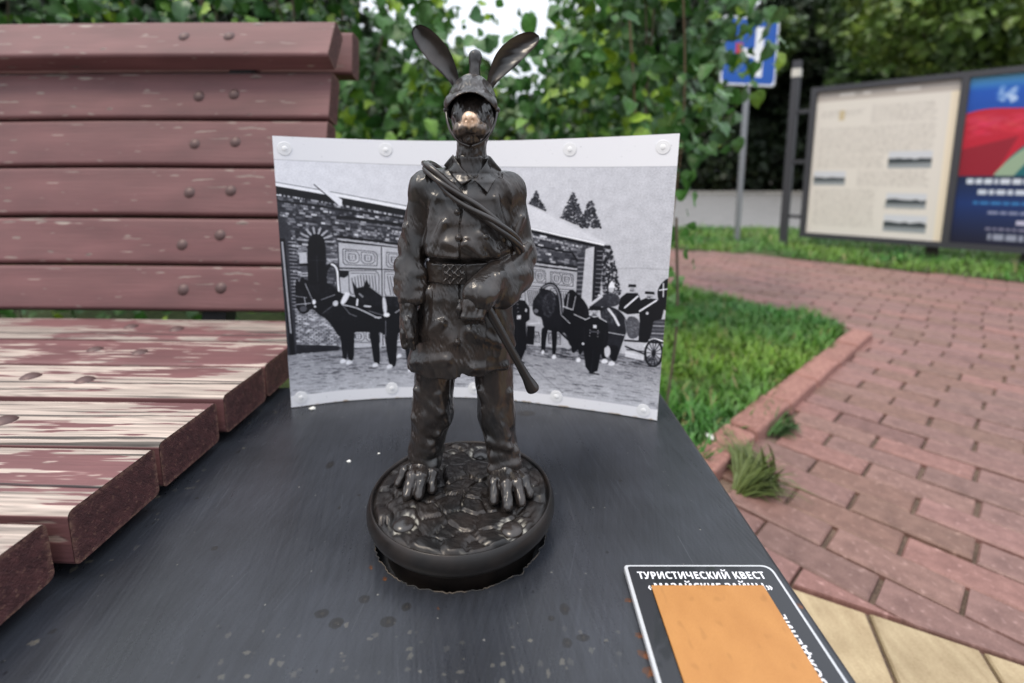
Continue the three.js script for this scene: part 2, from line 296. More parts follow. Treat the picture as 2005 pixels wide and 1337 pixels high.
// ---------------------------------------------------------------- bench
// wood: maroon paint worn through to pale weathered timber. u runs along the slat (1.25 m), v round its section (0.5 = middle of the face)
function woodMaps(s, wear, pale, split = 0) {
  const W = 1536, H = 224, h = new Float32Array(W * H), col = new Float32Array(W * H * 3);
  for (let j = 0; j < H; j++) for (let i = 0; i < W; i++) {
    const x = i / W * 1.25, v = j / H, y = v * 0.3;
    const wob = 0.006 * ns(x * 5, y * 14, s), grain = ns(x * 6 + s * 5, (y + wob) * 330, s), fine = ns(x * 16, (y + wob) * 900, s + 4);
    const face = sstep(0.17, 0.24, v) * sstep(0.83, 0.76, v), edge = Math.exp(-(((v - 0.34) / 0.022) ** 2)) + Math.exp(-(((v - 0.66) / 0.022) ** 2));
    const patch = fbm(x * 4.2 + s * 3, y * 22, s * 2) * 0.62 + ns(x * 12, y * 150, s + 7) * 0.5 + ns(x * 30, y * 260, s + 8) * 0.22 + grain * 0.26;
    const onFace = (v > 0.33 && v < 0.67) ? 1 : 0.25, w = patch + (wear - 0.5) * 1.9 * onFace - (1 - onFace) * 0.75 + edge * 0.16;
    const chip = sstep(0.42, 0.5, ns(x * 26, y * 120, s + 21) + 0.35 * ns(x * 3, y * 9, s + 22)), bare = Math.max(sstep(0.10, 0.2, w), 0.75 * chip), crack = Math.max(sstep(0.32, 0.46, ns(x * 2.2 + s, (y + wob) * 150, s + 11)) * bare, split ? 1.4 * sstep(0.0075, 0.003, Math.abs(v - split - 0.012 * ns(x * 4, s) - 0.006 * ns(x * 17, s + 3))) * sstep(-0.45, -0.1, ns(x * 2.5, s + 6)) : 0);
    const pt = 1 + 0.10 * fbm(x * 7, y * 18, s + 3) + 0.07 * grain + 0.04 * fine, fade = clamp(0.45 + 0.8 * fbm(x * 3, y * 11, s + 15));
    const pr = mix(97, 111, fade) * pt, pg = mix(62, 75, fade) * pt, pb = mix(63, 75, fade) * pt;
    const wt = 1 + 0.32 * grain + 0.22 * fine + 0.10 * ns(x * 5, y * 40, s + 1), br = 166 * pale * wt, bg = 152 * pale * wt, bb = 142 * pale * wt;
    const k = (j * W + i) * 3, dk = 1 - 0.6 * Math.min(crack, 1.2);
    col[k] = mix(pr, br, bare) * dk; col[k + 1] = mix(pg, bg, bare) * dk; col[k + 2] = mix(pb, bb, bare) * dk;
    h[j * W + i] = 0.62 + 0.13 * grain * (0.5 + bare) + 0.07 * fine - 0.16 * bare - 0.4 * crack + 0.06 * ns(x * 9, y * 30, s + 2);
  }
  const map = dataTex(W, H, (i, j, o) => { const k = (j * W + i) * 3; o[0] = col[k]; o[1] = col[k + 1]; o[2] = col[k + 2]; });
  const bump = dataTex(W, H, (i, j, o) => { o[0] = o[1] = o[2] = h[j * W + i] * 255; }, false);
  return new THREE.MeshStandardMaterial({ map, bumpMap: bump, bumpScale: 0.0022, roughness: 0.62 });
}
const endTex = dataTex(256, 128, (i, j, o) => {
  const n = fbm(i / 40, j / 40, 3), f = ns((i + j * 0.9) / 2.6, (i - j * 0.9) / 26, 6), q = ns((i + j * 0.9) / 9, (i - j * 0.9) / 50, 9), ed = Math.max(sstep(18, 4, i), sstep(238, 252, i), sstep(14, 3, j), sstep(114, 125, j)), ch = clamp(ed * (0.45 + 0.9 * ns(i / 12, j / 12, 13)) + sstep(0.3, 0.55, ns(i / 11, j / 9, 15) + 0.3 * f) * 0.6);
  o[0] = mix(74 + n * 14 + f * 12 + q * 14, 118 + f * 14, ch); o[1] = mix(42 + n * 10 + f * 9 + q * 10, 88 + f * 12, ch); o[2] = mix(42 + n * 9 + f * 9 + q * 9, 74 + f * 10, ch);
});
const endBump = dataTex(256, 128, (i, j, o) => { o[0] = o[1] = o[2] = 128 + 70 * ns(i / 4, j / 2.4, 6) + 50 * fbm(i / 20, j / 20, 2); }, false);
const endMat = new THREE.MeshStandardMaterial({ map: endTex, bumpMap: endBump, bumpScale: 0.002, roughness: 0.7 });
// slat of length L along -x from x = 0; section w (z) by t (y), top face at y = 0
function slatGeo(L, w, t, r, wave = 0) {
  const prof = [], seg = 4; let acc = 0;
  const corners = [[-w / 2, -t, 2], [-w / 2, 0, 1], [w / 2, 0, 0], [w / 2, -t, 3]];      // start: bottom back, going up the back, over the top, down the front
  const arc = (cx, cy, a0) => { for (let k = 0; k <= seg; k++) { const a = a0 - k / seg * Math.PI / 2; prof.push([cx + Math.cos(a) * r, cy + Math.sin(a) * r]); } };
  prof.push([0, -t]); arc(-w / 2 + r, -t + r, -Math.PI / 2); arc(-w / 2 + r, -r, Math.PI);
  for (let k = 1; k < 6; k++) prof.push([-w / 2 + r + (w - 2 * r) * k / 6, 0]);
  arc(w / 2 - r, -r, Math.PI / 2); arc(w / 2 - r, -t + r, 0); prof.push([0, -t]);
  const len = prof.map((p, i) => i ? acc += Math.hypot(p[0] - prof[i - 1][0], p[1] - prof[i - 1][1]) : 0), N = 24, pos = [], uv = [], idx = [], g = new THREE.BufferGeometry(), n = prof.length;
  for (let i = 0; i <= N; i++) for (let k = 0; k < n; k++) {
    const x = -L * (i / N) ** 1.6, dz = wave * ns(x * 1.7, wave * 400), dy = wave * 0.5 * ns(x * 2.1, wave * 900 + 4);
    pos.push(x, prof[k][1] + dy, prof[k][0] + dz); uv.push(-x / 1.25, len[k] / acc);
  }
  for (let i = 0; i < N; i++) for (let k = 0; k < n - 1; k++) { const a = i * n + k, b = a + n; idx.push(a, b, a + 1, a + 1, b, b + 1); }
  const side = idx.length, c0 = pos.length / 3;
  for (const e of [0, N]) {
    const base = pos.length / 3; pos.push(e ? -L : 0, -t / 2, 0); uv.push(0.5, 0.5);
    for (let k = 0; k < n; k++) { const q = (e * n + k) * 3; pos.push(pos[q] + (e ? -1 : 1) * 0.0005, pos[q + 1], pos[q + 2]); uv.push(prof[k][0] / w + 0.5, -prof[k][1] / t); }
    for (let k = 0; k < n - 1; k++) e ? idx.push(base, base + 2 + k, base + 1 + k) : idx.push(base, base + 1 + k, base + 2 + k);
  }
  g.setAttribute('position', new THREE.Float32BufferAttribute(pos, 3)); g.setAttribute('uv', new THREE.Float32BufferAttribute(uv, 2)); g.setIndex(idx);
  g.addGroup(0, side, 0); g.addGroup(side, idx.length - side, 1); g.computeVertexNormals(); return g;
}
const bench = thing('park_bench', 'maroon painted wooden park bench with worn peeling seat slats', 'bench', [-0.362, 0, -0.62], THREE.MathUtils.degToRad(-1.6));
const SEAT_Y = 0.467, boltMat = std([0.10, 0.058, 0.055], 0.5, { metalness: 0.25 }), boltGeo = new THREE.LatheGeometry([[0, 0.0062], [0.005, 0.0058], [0.0095, 0.0035], [0.0125, 0.0004], [0.0132, -0.003]].map((p) => new THREE.Vector2(...p)), 20);
const seatMats = [woodMaps(1, 0.53, 0.85, 0.6), woodMaps(2, 0.47, 1.0), woodMaps(3, 0.69, 1.0, 0.54), woodMaps(4, 0.66, 1.02), woodMaps(5, 0.60, 0.95, 0.55), null]; seatMats[5] = seatMats[2];
const backMats = [woodMaps(11, 0.20, 0.8), woodMaps(12, 0.31, 0.78)]; backMats.push(backMats[0].clone());
const boltAt = [[-0.315, -0.225], [-0.30, -0.22], [-0.30, -0.215], [-0.305, -0.21], [-0.30, -0.21], [-0.3, -0.21]];
for (let k = 0; k < 6; k++) {
  const s = part('seat_slat', slatGeo(1.9, 0.0945, 0.05, 0.0055, 0.003 + 0.0007 * k), [seatMats[k], endMat], bench);
  s.position.set([-0.012, 0.0, 0.004, 0.002, 0.007, 0.0][k], SEAT_Y + [0.004, 0, 0.001, -0.001, 0.001, -0.001][k], -0.215 + k * 0.1057); s.rotation.x = [0.05, 0.02, 0, 0, 0.01, 0.02][k];
  boltAt[k].forEach((x, i) => { const b = part('bolt', boltGeo, boltMat, s); b.position.set(x, -0.0015, 0.005 * (i ? 1 : -1)); });
}
{
  // the back leans 18 degrees; s = distance up the back from the seat
  const th = THREE.MathUtils.degToRad(18), z0 = -0.302, y0 = 0.475, bolts = [[-0.265, -0.19], [-0.28, -0.205], [-0.28, -0.195], [-0.275, -0.19], [-0.28, -0.205], [-0.255, -0.165]];
  const P = (s, f) => [y0 + s * Math.cos(th) + f * Math.sin(th), z0 - s * Math.sin(th) + f * Math.cos(th)];
  [0.047, 0.142, 0.245, 0.349, 0.455].forEach((s, k) => {
    const [y, z] = P(s, 0), o = part('back_slat', slatGeo(1.9, [0.089, 0.093, 0.1, 0.098, 0.103][k], 0.045, 0.008, 0.002 + 0.0006 * k), [backMats[k % 3], endMat], bench);
    o.position.set([-0.03, -0.028, -0.026, -0.032, -0.031][k], y, z); o.rotation.x = Math.PI / 2 - th;
    bolts[k].forEach((x, i) => { const b = part('bolt', boltGeo, boltMat, o); b.position.set(x, -0.0012, (k === 1 ? (i ? -0.012 : 0.008) : (i ? -0.001 : 0.003))); });
  });
  // top rail: two boards, tilted forward, standing proud of the back
  const [ty, tz] = P(0.55, 0.035), top = part('top_rail', slatGeo(1.9, 0.098, 0.045, 0.008, 0.002), [backMats[1], endMat], bench);
  top.position.set(-0.02, ty + 0.012, tz); top.rotation.x = THREE.MathUtils.degToRad(56);
  for (const x of [-0.31, -0.215]) part('bolt', boltGeo, boltMat, top).position.set(x, -0.001, -0.004);
  const [uy, uz] = P(0.60, -0.055), rear = part('rear_rail', slatGeo(1.9, 0.098, 0.045, 0.008, 0.002), [backMats[2], endMat], bench);
  rear.position.set(-0.014, uy - 0.015, uz); rear.rotation.x = THREE.MathUtils.degToRad(80);
  // steel supports below and behind the slats
  const steel = std([0.02, 0.02, 0.022], 0.5, { metalness: 0.4 });
  for (const x of [-0.26, -1.6]) {
    const sup = part('support', mergeGeometries([box(x - 0.025, x + 0.025, SEAT_Y - 0.095, SEAT_Y - 0.052, -0.29, 0.36), box(x - 0.025, x + 0.025, -0.02, SEAT_Y - 0.09, -0.2, -0.15), box(x - 0.025, x + 0.025, -0.02, SEAT_Y - 0.09, 0.26, 0.31)]), steel, bench);
    const post = part('back_support', new THREE.BoxGeometry(0.05, 0.66, 0.035), steel, bench), [py, pz] = P(0.26, -0.068); post.position.set(x, py, pz); post.rotation.x = -th;
  }
}

// ---------------------------------------------------------------- steel pedestal beside the bench
const TABLE_Y = 0.405, SX = -0.0485, SZ = -0.436;           // statue's axis
const tx0 = -0.44, tx1 = 0.2325, tz0 = -0.745, tz1 = -0.1;
const ragged = []; for (let k = 0; k < 260; k++) { const a = k / 260 * Math.PI * 2, c = Math.cos(a), s = Math.sin(a); const r = 0.0822 + 0.0035 * ns(c * 2.2, s * 2.2, 3) + 0.0022 * ns(c * 9, s * 9, 5) + 0.0016 * ns(c * 30, s * 30, 8) + 0.001 * ns(c * 70, s * 70, 2) + 0.0022 * Math.max(0, s); ragged.push([SX + c * r, SZ + s * r]); }
const paintTex = canvasTex(2048, 2048, (g, W) => {
  const X = (x) => (x - tx0) / (tx1 - tx0) * W, Z = (z) => (z - tz0) / (tz1 - tz0) * W, im = g.createImageData(W / 2, W / 2), d = im.data, V = W / 2;
  for (let jj = 0; jj < V; jj++) for (let ii = 0; ii < V; ii++) {
    const i = ii * 2, j = jj * 2;
    const n = fbm(i / 420, j / 420, 41), m = ns(i / 60, j / 60, 43), st = ns((i + j * 0.22) / 5.5, j / 330, 45), st2 = ns((i - j * 0.1) / 16, j / 500, 47), f = ns(i / 3.1, j / 3.1, 49), k = (jj * V + ii) * 4;
    const v = 47 + n * 11 + m * 3 + st * 5 + st2 * 4 + f * 4.5; d[k] = v * 0.94; d[k + 1] = v * 0.985; d[k + 2] = v * 1.10; d[k + 3] = 255;
  }
  const small = document.createElement('canvas'); small.width = small.height = V; small.getContext('2d').putImageData(im, 0, 0); g.drawImage(small, 0, 0, W, W);
  const blob = (x, z, r, col, a, rag = 0.35) => { g.fillStyle = col; g.globalAlpha = a; g.beginPath(); const ph = rr(0, 9), el = rr(0.75, 1.3); for (let k = 0; k < 28; k++) { const t = k / 28 * 6.283, q = r * (1 + rag * ns(Math.cos(t) * 1.6 + ph, Math.sin(t) * 1.6, ph)); g.lineTo(X(x) + Math.cos(t) * q * el, Z(z) + Math.sin(t) * q / el); } g.fill(); g.globalAlpha = 1; };
  // dried drops, lime specks, rust, as they lie on the paint
  for (const [x, z, r] of [[-0.147, -0.333, 15], [-0.133, -0.325, 16], [-0.094, -0.326, 17], [-0.118, -0.346, 13], [-0.083, -0.339, 12], [0.041, -0.337, 14], [0.030, -0.329, 8], [0.040, -0.309, 12], [0.052, -0.313, 12], [-0.213, -0.53, 18], [0.020, -0.655, 34], [-0.176, -0.455, 6], [-0.162, -0.475, 6], [0.120, -0.50, 6], [-0.27, -0.40, 9]]) { blob(x, z, r, '#141210', 0.5, 0.14); blob(x + 0.0008, z, r * 0.75, '#1c1917', 0.3, 0.2); blob(x + 0.0004, z, r * 0.3, '#35302b', 0.5, 0.3); }
  for (let k = 0; k < 260; k++) { const x = rr(tx0, tx1), z = rr(tz0, tz1); if (ns(x * 9, z * 9, 60) < -0.05) continue; blob(x, z, rr(1, 4.5), '#0d0d10', rr(0.3, 0.7)); }
  for (let k = 0; k < 120; k++) { const x = -0.09 + rr(-0.16, 0.17), z = -0.295 + rr(-0.03, 0.05); blob(x, z, rr(1.5, 7), '#8a8270', rr(0.1, 0.45), 0.8); }
  for (let k = 0; k < 190; k++) blob(rr(tx0, tx1), rr(tz0, tz1), rr(0.8, 3), '#aaa596', rr(0.15, 0.55));
  for (let k = 0; k < 60; k++) { const x = rr(-0.40, -0.33), z = rr(-0.7, -0.3); blob(x + (z + 0.5) * 0.02, z, rr(2, 9), k % 3 ? '#6b6558' : '#181614', rr(0.2, 0.6), 0.8); }
  for (const [x, z, r] of [[-0.122, -0.378, 5], [-0.107, -0.366, 6], [-0.058, -0.338, 3], [0.0925, -0.345, 7], [0.094, -0.30, 12], [0.0945, -0.288, 14], [0.226, -0.34, 9], [0.0935, -0.315, 8]]) { blob(x, z, r, '#5c2f14', 0.6, 0.8); blob(x + 0.001, z + 0.001, r * 0.5, '#84481d', 0.5, 0.8); }
  g.strokeStyle = '#2b2d31'; for (let k = 0; k < 130; k++) { const x = rr(tx0, tx1), z = rr(tz0, tz1), l = rr(0.01, 0.06); g.globalAlpha = rr(0.15, 0.5); g.lineWidth = rr(0.7, 1.8); g.beginPath(); g.moveTo(X(x), Z(z)); g.lineTo(X(x + l * 0.25 * rr(-1, 1)), Z(z + l)); g.stroke(); }
  g.strokeStyle = '#8c9096'; for (let k = 0; k < 150; k++) { const x = rr(tx0, tx1), z = rr(tz0, tz1), l = rr(0.008, 0.05); g.globalAlpha = rr(0.08, 0.3); g.lineWidth = rr(0.6, 1.4); g.beginPath(); g.moveTo(X(x), Z(z)); g.lineTo(X(x + l * 0.3 * rr(-1, 1)), Z(z + l)); g.stroke(); }
  g.globalAlpha = 1;
});
const paintRough = dataTex(512, 512, (i, j, o) => { const n = fbm(i / 90, j / 90, 51), st = ns((i + j * 0.22) / 2, j / 80, 45), f = ns(i / 2, j / 2, 3); o[0] = o[1] = o[2] = 86 + n * 26 + st * 20 + f * 10; }, false);
const paintBump = dataTex(768, 768, (i, j, o) => { o[0] = o[1] = o[2] = 128 + 44 * ns((i + j * 0.22) / 3.2, j / 150, 45) + 30 * fbm(i / 60, j / 60, 2) + 16 * ns(i / 2, j / 2, 8); }, false);
for (const t of [paintRough, paintBump]) t.wrapS = t.wrapT = THREE.RepeatWrapping;
const paintMat = new THREE.MeshStandardMaterial({ map: paintTex, roughness: 1, roughnessMap: paintRough, bumpMap: paintBump, bumpScale: 0.0006 });
const pedestal = thing('steel_pedestal', 'black painted steel box beside the bench carrying the bronze statue', 'pedestal');
{
  const r = 0.006, sh = new THREE.Shape(), c = 0.012; sh.moveTo(tx0 + r, -(tz0 + r));
  const pts = []; const arc = (x, z, a0) => { for (let k = 0; k <= 5; k++) { const a = a0 + k / 5 * Math.PI / 2; pts.push(new THREE.Vector2(x + Math.cos(a) * c, z + Math.sin(a) * c)); } };
  const X0 = tx0 + r, X1 = tx1 - r, Y0 = -tz1 + r, Y1 = -tz0 - r;
  arc(X1 - c, Y1 - c, 0); arc(X0 + c, Y1 - c, Math.PI / 2); arc(X0 + c, Y0 + c, Math.PI); arc(X1 - c, Y0 + c, -Math.PI / 2);
  const top = new THREE.Shape(pts); top.holes.push(new THREE.Path(ragged.map(([x, z]) => new THREE.Vector2(x, -z)).reverse()));
  const g = new THREE.ExtrudeGeometry(top, { depth: 0.001, bevelEnabled: true, bevelSize: 0.0, bevelThickness: 0.0, bevelSegments: 1, steps: 1 });
  g.rotateX(-Math.PI / 2).translate(0, TABLE_Y - 0.001, 0);
  const uvTop = (geo) => { const p = geo.attributes.position, uv = geo.attributes.uv; for (let i = 0; i < p.count; i++) uv.setXY(i, (p.getX(i) - tx0) / (tx1 - tx0), 1 - (p.getZ(i) - tz0) / (tz1 - tz0)); return geo; };
  part('top_plate', uvTop(g), paintMat, pedestal);
  // rounded shoulder and walls of the folded box
  const outline = pts, n = outline.length, prof = [[0, 0]]; for (let k = 1; k <= 6; k++) { const a = k / 6 * Math.PI / 2; prof.push([Math.sin(a) * r, -(1 - Math.cos(a)) * r]); } prof.push([r, -0.05], [r, -0.37]);
  const pos = [], uv = [], idx = [];
  for (let i = 0; i <= n; i++) { const p = outline[i % n], a = outline[(i + n - 1) % n], b = outline[(i + 1) % n], t = b.clone().sub(a).normalize(), nx = t.y, ny = -t.x; for (const [o, h] of prof) { pos.push(p.x + nx * o, TABLE_Y + h, -(p.y + ny * o)); } }
  const m = prof.length; for (let i = 0; i < n; i++) for (let k = 0; k < m - 1; k++) { const a = i * m + k, b = a + m; idx.push(a, a + 1, b, a + 1, b + 1, b); }
  const w = new THREE.BufferGeometry(); w.setAttribute('position', new THREE.Float32BufferAttribute(pos, 3)); w.setAttribute('uv', new THREE.Float32BufferAttribute(new Float32Array(pos.length / 3 * 2), 2)); w.setIndex(idx); w.computeVertexNormals();
  part('side_wall', uvTop(w), paintMat, pedestal);
  // steel plate inside the box that carries the statue, and the burnt lip of the hole
  part('support_plate', new THREE.CylinderGeometry(0.12, 0.12, 0.004, 48).translate(SX, TABLE_Y - 0.0195, SZ), std([0.045, 0.048, 0.054], 0.5), pedestal);
  part('foot', box(tx0 + 0.03, tx1 - 0.03, -0.02, 0.04, tz0 + 0.03, tz1 - 0.03), std([0.02, 0.02, 0.021], 0.6), pedestal);
  const lip = []; for (let k = 0; k < 260; k++) lip.push(new THREE.Vector3(ragged[k][0], TABLE_Y + 0.0004, ragged[k][1]));
  const lipGeo = new THREE.TubeGeometry(new THREE.CatmullRomCurve3(lip, true), 520, 0.00055, 5, true), lp = lipGeo.attributes.position, lc = [];
  for (let i = 0; i < lp.count; i++) { const t = sstep(0.0, 0.3, fbm(lp.getX(i) * 60, lp.getZ(i) * 60, 4)); lc.push(mix(0.02, 0.07, t), mix(0.019, 0.055, t), mix(0.019, 0.042, t)); }
  lipGeo.setAttribute('color', new THREE.Float32BufferAttribute(lc, 3));
  part('cut_edge', lipGeo, std(0xffffff, 0.75, { vertexColors: true }), pedestal);
}
// crumbs lying on the pedestal
{
  const white = std([0.75, 0.74, 0.70], 0.7);
  const crumb = (x, z, s, label) => { const g = new THREE.IcosahedronGeometry(s, 1), p = g.attributes.position; for (let i = 0; i < p.count; i++) { const k = 1 + 0.5 * ns(p.getX(i) * 400, p.getY(i) * 400, p.getZ(i) * 400); p.setXYZ(i, p.getX(i) * k * 1.3, p.getY(i) * k * 0.6, p.getZ(i) * k); } g.computeVertexNormals(); const o = part('crumb', g, white, scene); o.position.set(x, TABLE_Y + s * 0.4, z); tag(o, label, 'crumb', 'white crumbs on the black pedestal'); };
  crumb(-0.289, -0.668, 0.0036, 'white crumb at the lower corner of the photo panel');
  crumb(-0.193, -0.536, 0.0022, 'white crumb between statue base and bench');
  crumb(-0.162, -0.553, 0.0012, 'tiny white crumb between statue base and photo panel');
}
// litter by the kerb
{
  const paper = std([0.72, 0.70, 0.66], 0.8);
  for (const [x, z, s, l] of [[0.535, -1.24, 0.016, 'scrap of white paper on the lawn kerb'], [0.495, -1.155, 0.012, 'dry pale leaf scrap beside the kerb grass tuft'], [0.93, -1.58, 0.014, 'pale scrap on the brick pavement near the flat weed']]) {
    const g = new THREE.PlaneGeometry(s * 1.6, s, 4, 3), p = g.attributes.position; for (let i = 0; i < p.count; i++) p.setZ(i, s * 0.5 * ns(p.getX(i) * 80, p.getY(i) * 80, l.length)); g.rotateX(-Math.PI / 2); g.computeVertexNormals();
    const th = g.clone().translate(0, -0.0008, 0), o = part('litter_scrap', mergeGeometries([g, th]), paper, scene); o.position.set(x, l.includes('kerb') && l.includes('paper') ? 0.042 : 0.012, z); o.rotation.y = s * 100; tag(o, l, 'litter');
  }
}

// ---------------------------------------------------------------- curved photo panel behind the statue
const printTex = canvasTex(2048, 1500, (big, W, H) => {
  const cv = document.createElement('canvas'); cv.width = 860; cv.height = 630; const g = cv.getContext('2d');
  // the old photograph: drawing space 1000 x 730 units over the whole panel, origin top left
  g.scale(0.86, 630 / 730); seed = 99;
  const gray = (v, a = 1) => `rgba(${Math.round(v)},${Math.round(v + 1)},${Math.round(v + 6)},${a})`;
  const trace = (pts) => { g.beginPath(); pts.forEach(([x, y], i) => i ? g.lineTo(x, y) : g.moveTo(x, y)); };
  const poly = (pts, v, a = 1) => { g.fillStyle = gray(v, a); trace(pts); g.fill(); };
  const line = (pts, v, w, a = 1) => { g.strokeStyle = gray(v, a); g.lineWidth = w; g.lineCap = g.lineJoin = 'round'; trace(pts); g.stroke(); };
  const soft = (pts) => { g.beginPath(); const n = pts.length; for (let i = 0; i < n; i++) { const p = pts[i], q = pts[(i + 1) % n], m = [(p[0] + q[0]) / 2, (p[1] + q[1]) / 2]; i ? g.quadraticCurveTo(p[0], p[1], m[0], m[1]) : g.moveTo(m[0], m[1]); } g.quadraticCurveTo(pts[0][0], pts[0][1], (pts[0][0] + pts[1][0]) / 2, (pts[0][1] + pts[1][1]) / 2); };
  const blob = (pts, v, a = 1) => { g.fillStyle = gray(v, a); soft(pts); g.fill(); };
  const curve = (pts, v, w, a = 1) => { g.strokeStyle = gray(v, a); g.lineWidth = w; g.lineCap = 'round'; g.beginPath(); g.moveTo(...pts[0]); for (let i = 1; i < pts.length - 1; i++) { const m = i === pts.length - 2 ? pts[i + 1] : [(pts[i][0] + pts[i + 1][0]) / 2, (pts[i][1] + pts[i + 1][1]) / 2]; g.quadraticCurveTo(pts[i][0], pts[i][1], m[0], m[1]); } g.stroke(); };
  const oval = (x, y, rx, ry, v, a = 1) => { g.fillStyle = gray(v, a); g.beginPath(); g.ellipse(x, y, rx, ry, 0, 0, 6.3); g.fill(); };
  const inside = (pts, fn) => { g.save(); trace(pts); g.clip(); fn(); g.restore(); };
  const shine = (x, y, rx, ry, rot, v, a) => { for (let k = 0; k < rx * ry * 0.4; k++) { const r = Math.sqrt(rnd()), t = rr(0, 6.28), px = Math.cos(t) * r * rx, py = Math.sin(t) * r * ry, qx = x + px * Math.cos(rot) - py * Math.sin(rot), qy = y + px * Math.sin(rot) + py * Math.cos(rot), l = rr(2, 6); line([[qx, qy], [qx + l * Math.cos(rot + 0.6), qy + l * Math.sin(rot + 0.6)]], v * rr(0.5, 1.1), rr(0.5, 1.3), a * rr(0.4, 1)); } };   // hair and cloth strokes
  g.fillStyle = '#e9e9ee'; g.fillRect(0, 0, 1000, 730);
  g.save(); trace([[0, 58], [500, 67], [1000, 77], [1000, 701], [0, 697]]); g.clip();
  const sk = g.createLinearGradient(0, 60, 900, 420); sk.addColorStop(0, '#dfdfe6'); sk.addColorStop(0.55, '#d0d0d8'); sk.addColorStop(1, '#bdbdc8'); g.fillStyle = sk; g.fillRect(0, 50, 1000, 660);
  line([[0, 59], [500, 68], [1000, 78]], 175, 2, 0.7); for (let k = 0; k < 150; k++) line([[rr(0, 1000), rr(60, 80)], [rr(0, 1000), rr(60, 80)]], 150, 0.5, 0.02);
  line([[868, 335], [935, 330], [1000, 331]], 160, 4, 0.5);
  // yard
  const yd = g.createLinearGradient(0, 560, 0, 700); yd.addColorStop(0, '#8b8b94'); yd.addColorStop(0.5, '#a5a5af'); yd.addColorStop(1, '#bdbdc6'); g.fillStyle = yd; g.fillRect(0, 560, 1000, 145);
  for (let k = 0; k < 1900; k++) { const x = rr(0, 1000), y = rr(572, 698), w = rr(3, 22) * (0.5 + (y - 560) / 140), d = rnd() < 0.5; line([[x, y], [x + w, y + rr(-2, 3)]], d ? rr(30, 110) : rr(180, 225), rr(0.5, 2.3), rr(0.2, 0.65)); }
  for (let k = 0; k < 330; k++) { const x = rr(40, 640), y = rr(585, 652), w = rr(6, 30); line([[x, y], [x + w, y + rr(-1, 3)]], rr(15, 60), rr(1, 3.6), rr(0.2, 0.6)); }
  for (let k = 0; k < 160; k++) { const x = rr(640, 980), y = rr(560, 592), w = rr(6, 26); line([[x, y], [x + w, y + rr(-1, 2)]], rr(10, 50), rr(1, 3.4), rr(0.3, 0.7)); }
  line([[640, 600], [760, 690]], 90, 1.6, 0.6); line([[700, 600], [830, 690]], 90, 1.4, 0.5);
  // left house: masonry
  const eave = (x) => 119 + x * 0.187, wallL = [[0, 150], [345, 205], [640, 262], [640, 578], [0, 580]];
  const masonry = (pts, x0, x1, y0, y1, n, base) => { poly(pts, base); inside(pts, () => { for (let k = 0; k < n; k++) { const x = rr(x0, x1), y = y0 + Math.floor(rr(0, (y1 - y0) / 6.4)) * 6.4 + (x - x0) * 0.16, w = rr(5, 15), b = rnd(); poly([[x, y], [x + w, y + w * 0.14], [x + w, y + 5.4 + w * 0.14], [x, y + 5.4]], b < 0.36 ? rr(30, 78) : b < 0.8 ? rr(98, 150) : rr(178, 232), rr(0.55, 1)); } }); };
  masonry(wallL, 0, 420, 140, 580, 3600, 58);
  for (let r = 0; r < 22; r++) for (let c = 0; c < 9; c++) { const x = 22 + c * 12.5 + (r & 1) * 6, y = 455 + r * 5.2; poly([[x, y], [x + 10.5, y], [x + 10.5, y + 3.6], [x, y + 3.6]], rr(135, 225), 0.92); }
  poly([[18, 552], [125, 566], [125, 580], [18, 578]], 42);
  line([[0, eave(0) - 3], [345, eave(345) - 3]], 70, 1.6, 0.8); poly([[0, eave(0) - 1], [345, eave(345) - 1], [345, eave(345) + 8], [0, eave(0) + 7]], 236);
  poly([[0, eave(0) + 7], [345, eave(345) + 8], [345, eave(345) + 24], [0, eave(0) + 28]], 16);
  for (let k = 0; k < 210; k++) { const x = rr(0, 345); poly([[x, eave(x) + 26], [x + 4.5, eave(x) + 27], [x + 4.5, eave(x) + 32], [x, eave(x) + 31]], rnd() < 0.4 ? 30 : rr(110, 225), 0.95); }
  line([[0, 163], [143, 186], [340, 213]], 18, 4.5); line([[140, 207], [160, 208], [340, 233]], 12, 8.5); line([[140, 216], [340, 241]], 140, 3, 0.7);
  poly([[86, 121], [103, 125], [152, 160], [151, 176], [139, 173]], 226); line([[86, 121], [139, 173]], 30, 2.2);
  line([[136, 259], [335, 286]], 14, 6); line([[136, 266], [335, 293]], 185, 4.5); line([[136, 271], [335, 298]], 20, 3.2);
  // pier and arched window
  poly([[0, 200], [10, 206], [22, 224], [27, 262], [22, 580], [0, 580]], 60); poly([[0, 262], [12, 262], [18, 580], [6, 580]], 16); poly([[3, 270], [8, 270], [13, 520], [9, 520]], 165); for (let k = 0; k < 40; k++) line([[20, 266 + k * 4.8], [36, 268 + k * 4.8]], k % 2 ? 175 : 40, 2.2, 0.85);
  for (let k = 0; k <= 15; k++) { const a = Math.PI * (1.02 + k / 15 * 0.96); line([[83 + Math.cos(a) * 23, 274 + Math.sin(a) * 24], [83 + Math.cos(a) * 42, 276 + Math.sin(a) * 42]], k % 2 ? 190 : 50, 4.6, 0.9); }
  for (let k = 0; k < 14; k++) { poly([[42, 284 + k * 7], [60, 284 + k * 7], [60, 289 + k * 7], [42, 289 + k * 7]], rr(70, 190)); poly([[106, 284 + k * 7], [134, 285 + k * 7], [134, 290 + k * 7], [106, 289 + k * 7]], rr(60, 180)); }
  poly([[42, 300], [60, 300], [60, 330], [42, 330]], 196); poly([[42, 330], [62, 330], [62, 337], [42, 337]], 22);
  g.fillStyle = gray(12); soft([[58, 400], [60, 340], [63, 275], [72, 256], [86, 250], [100, 258], [106, 278], [102, 340], [100, 400]]); g.fill(); line([[83, 310], [82, 380]], 70, 1.5); line([[64, 322], [102, 324]], 60, 1.5);
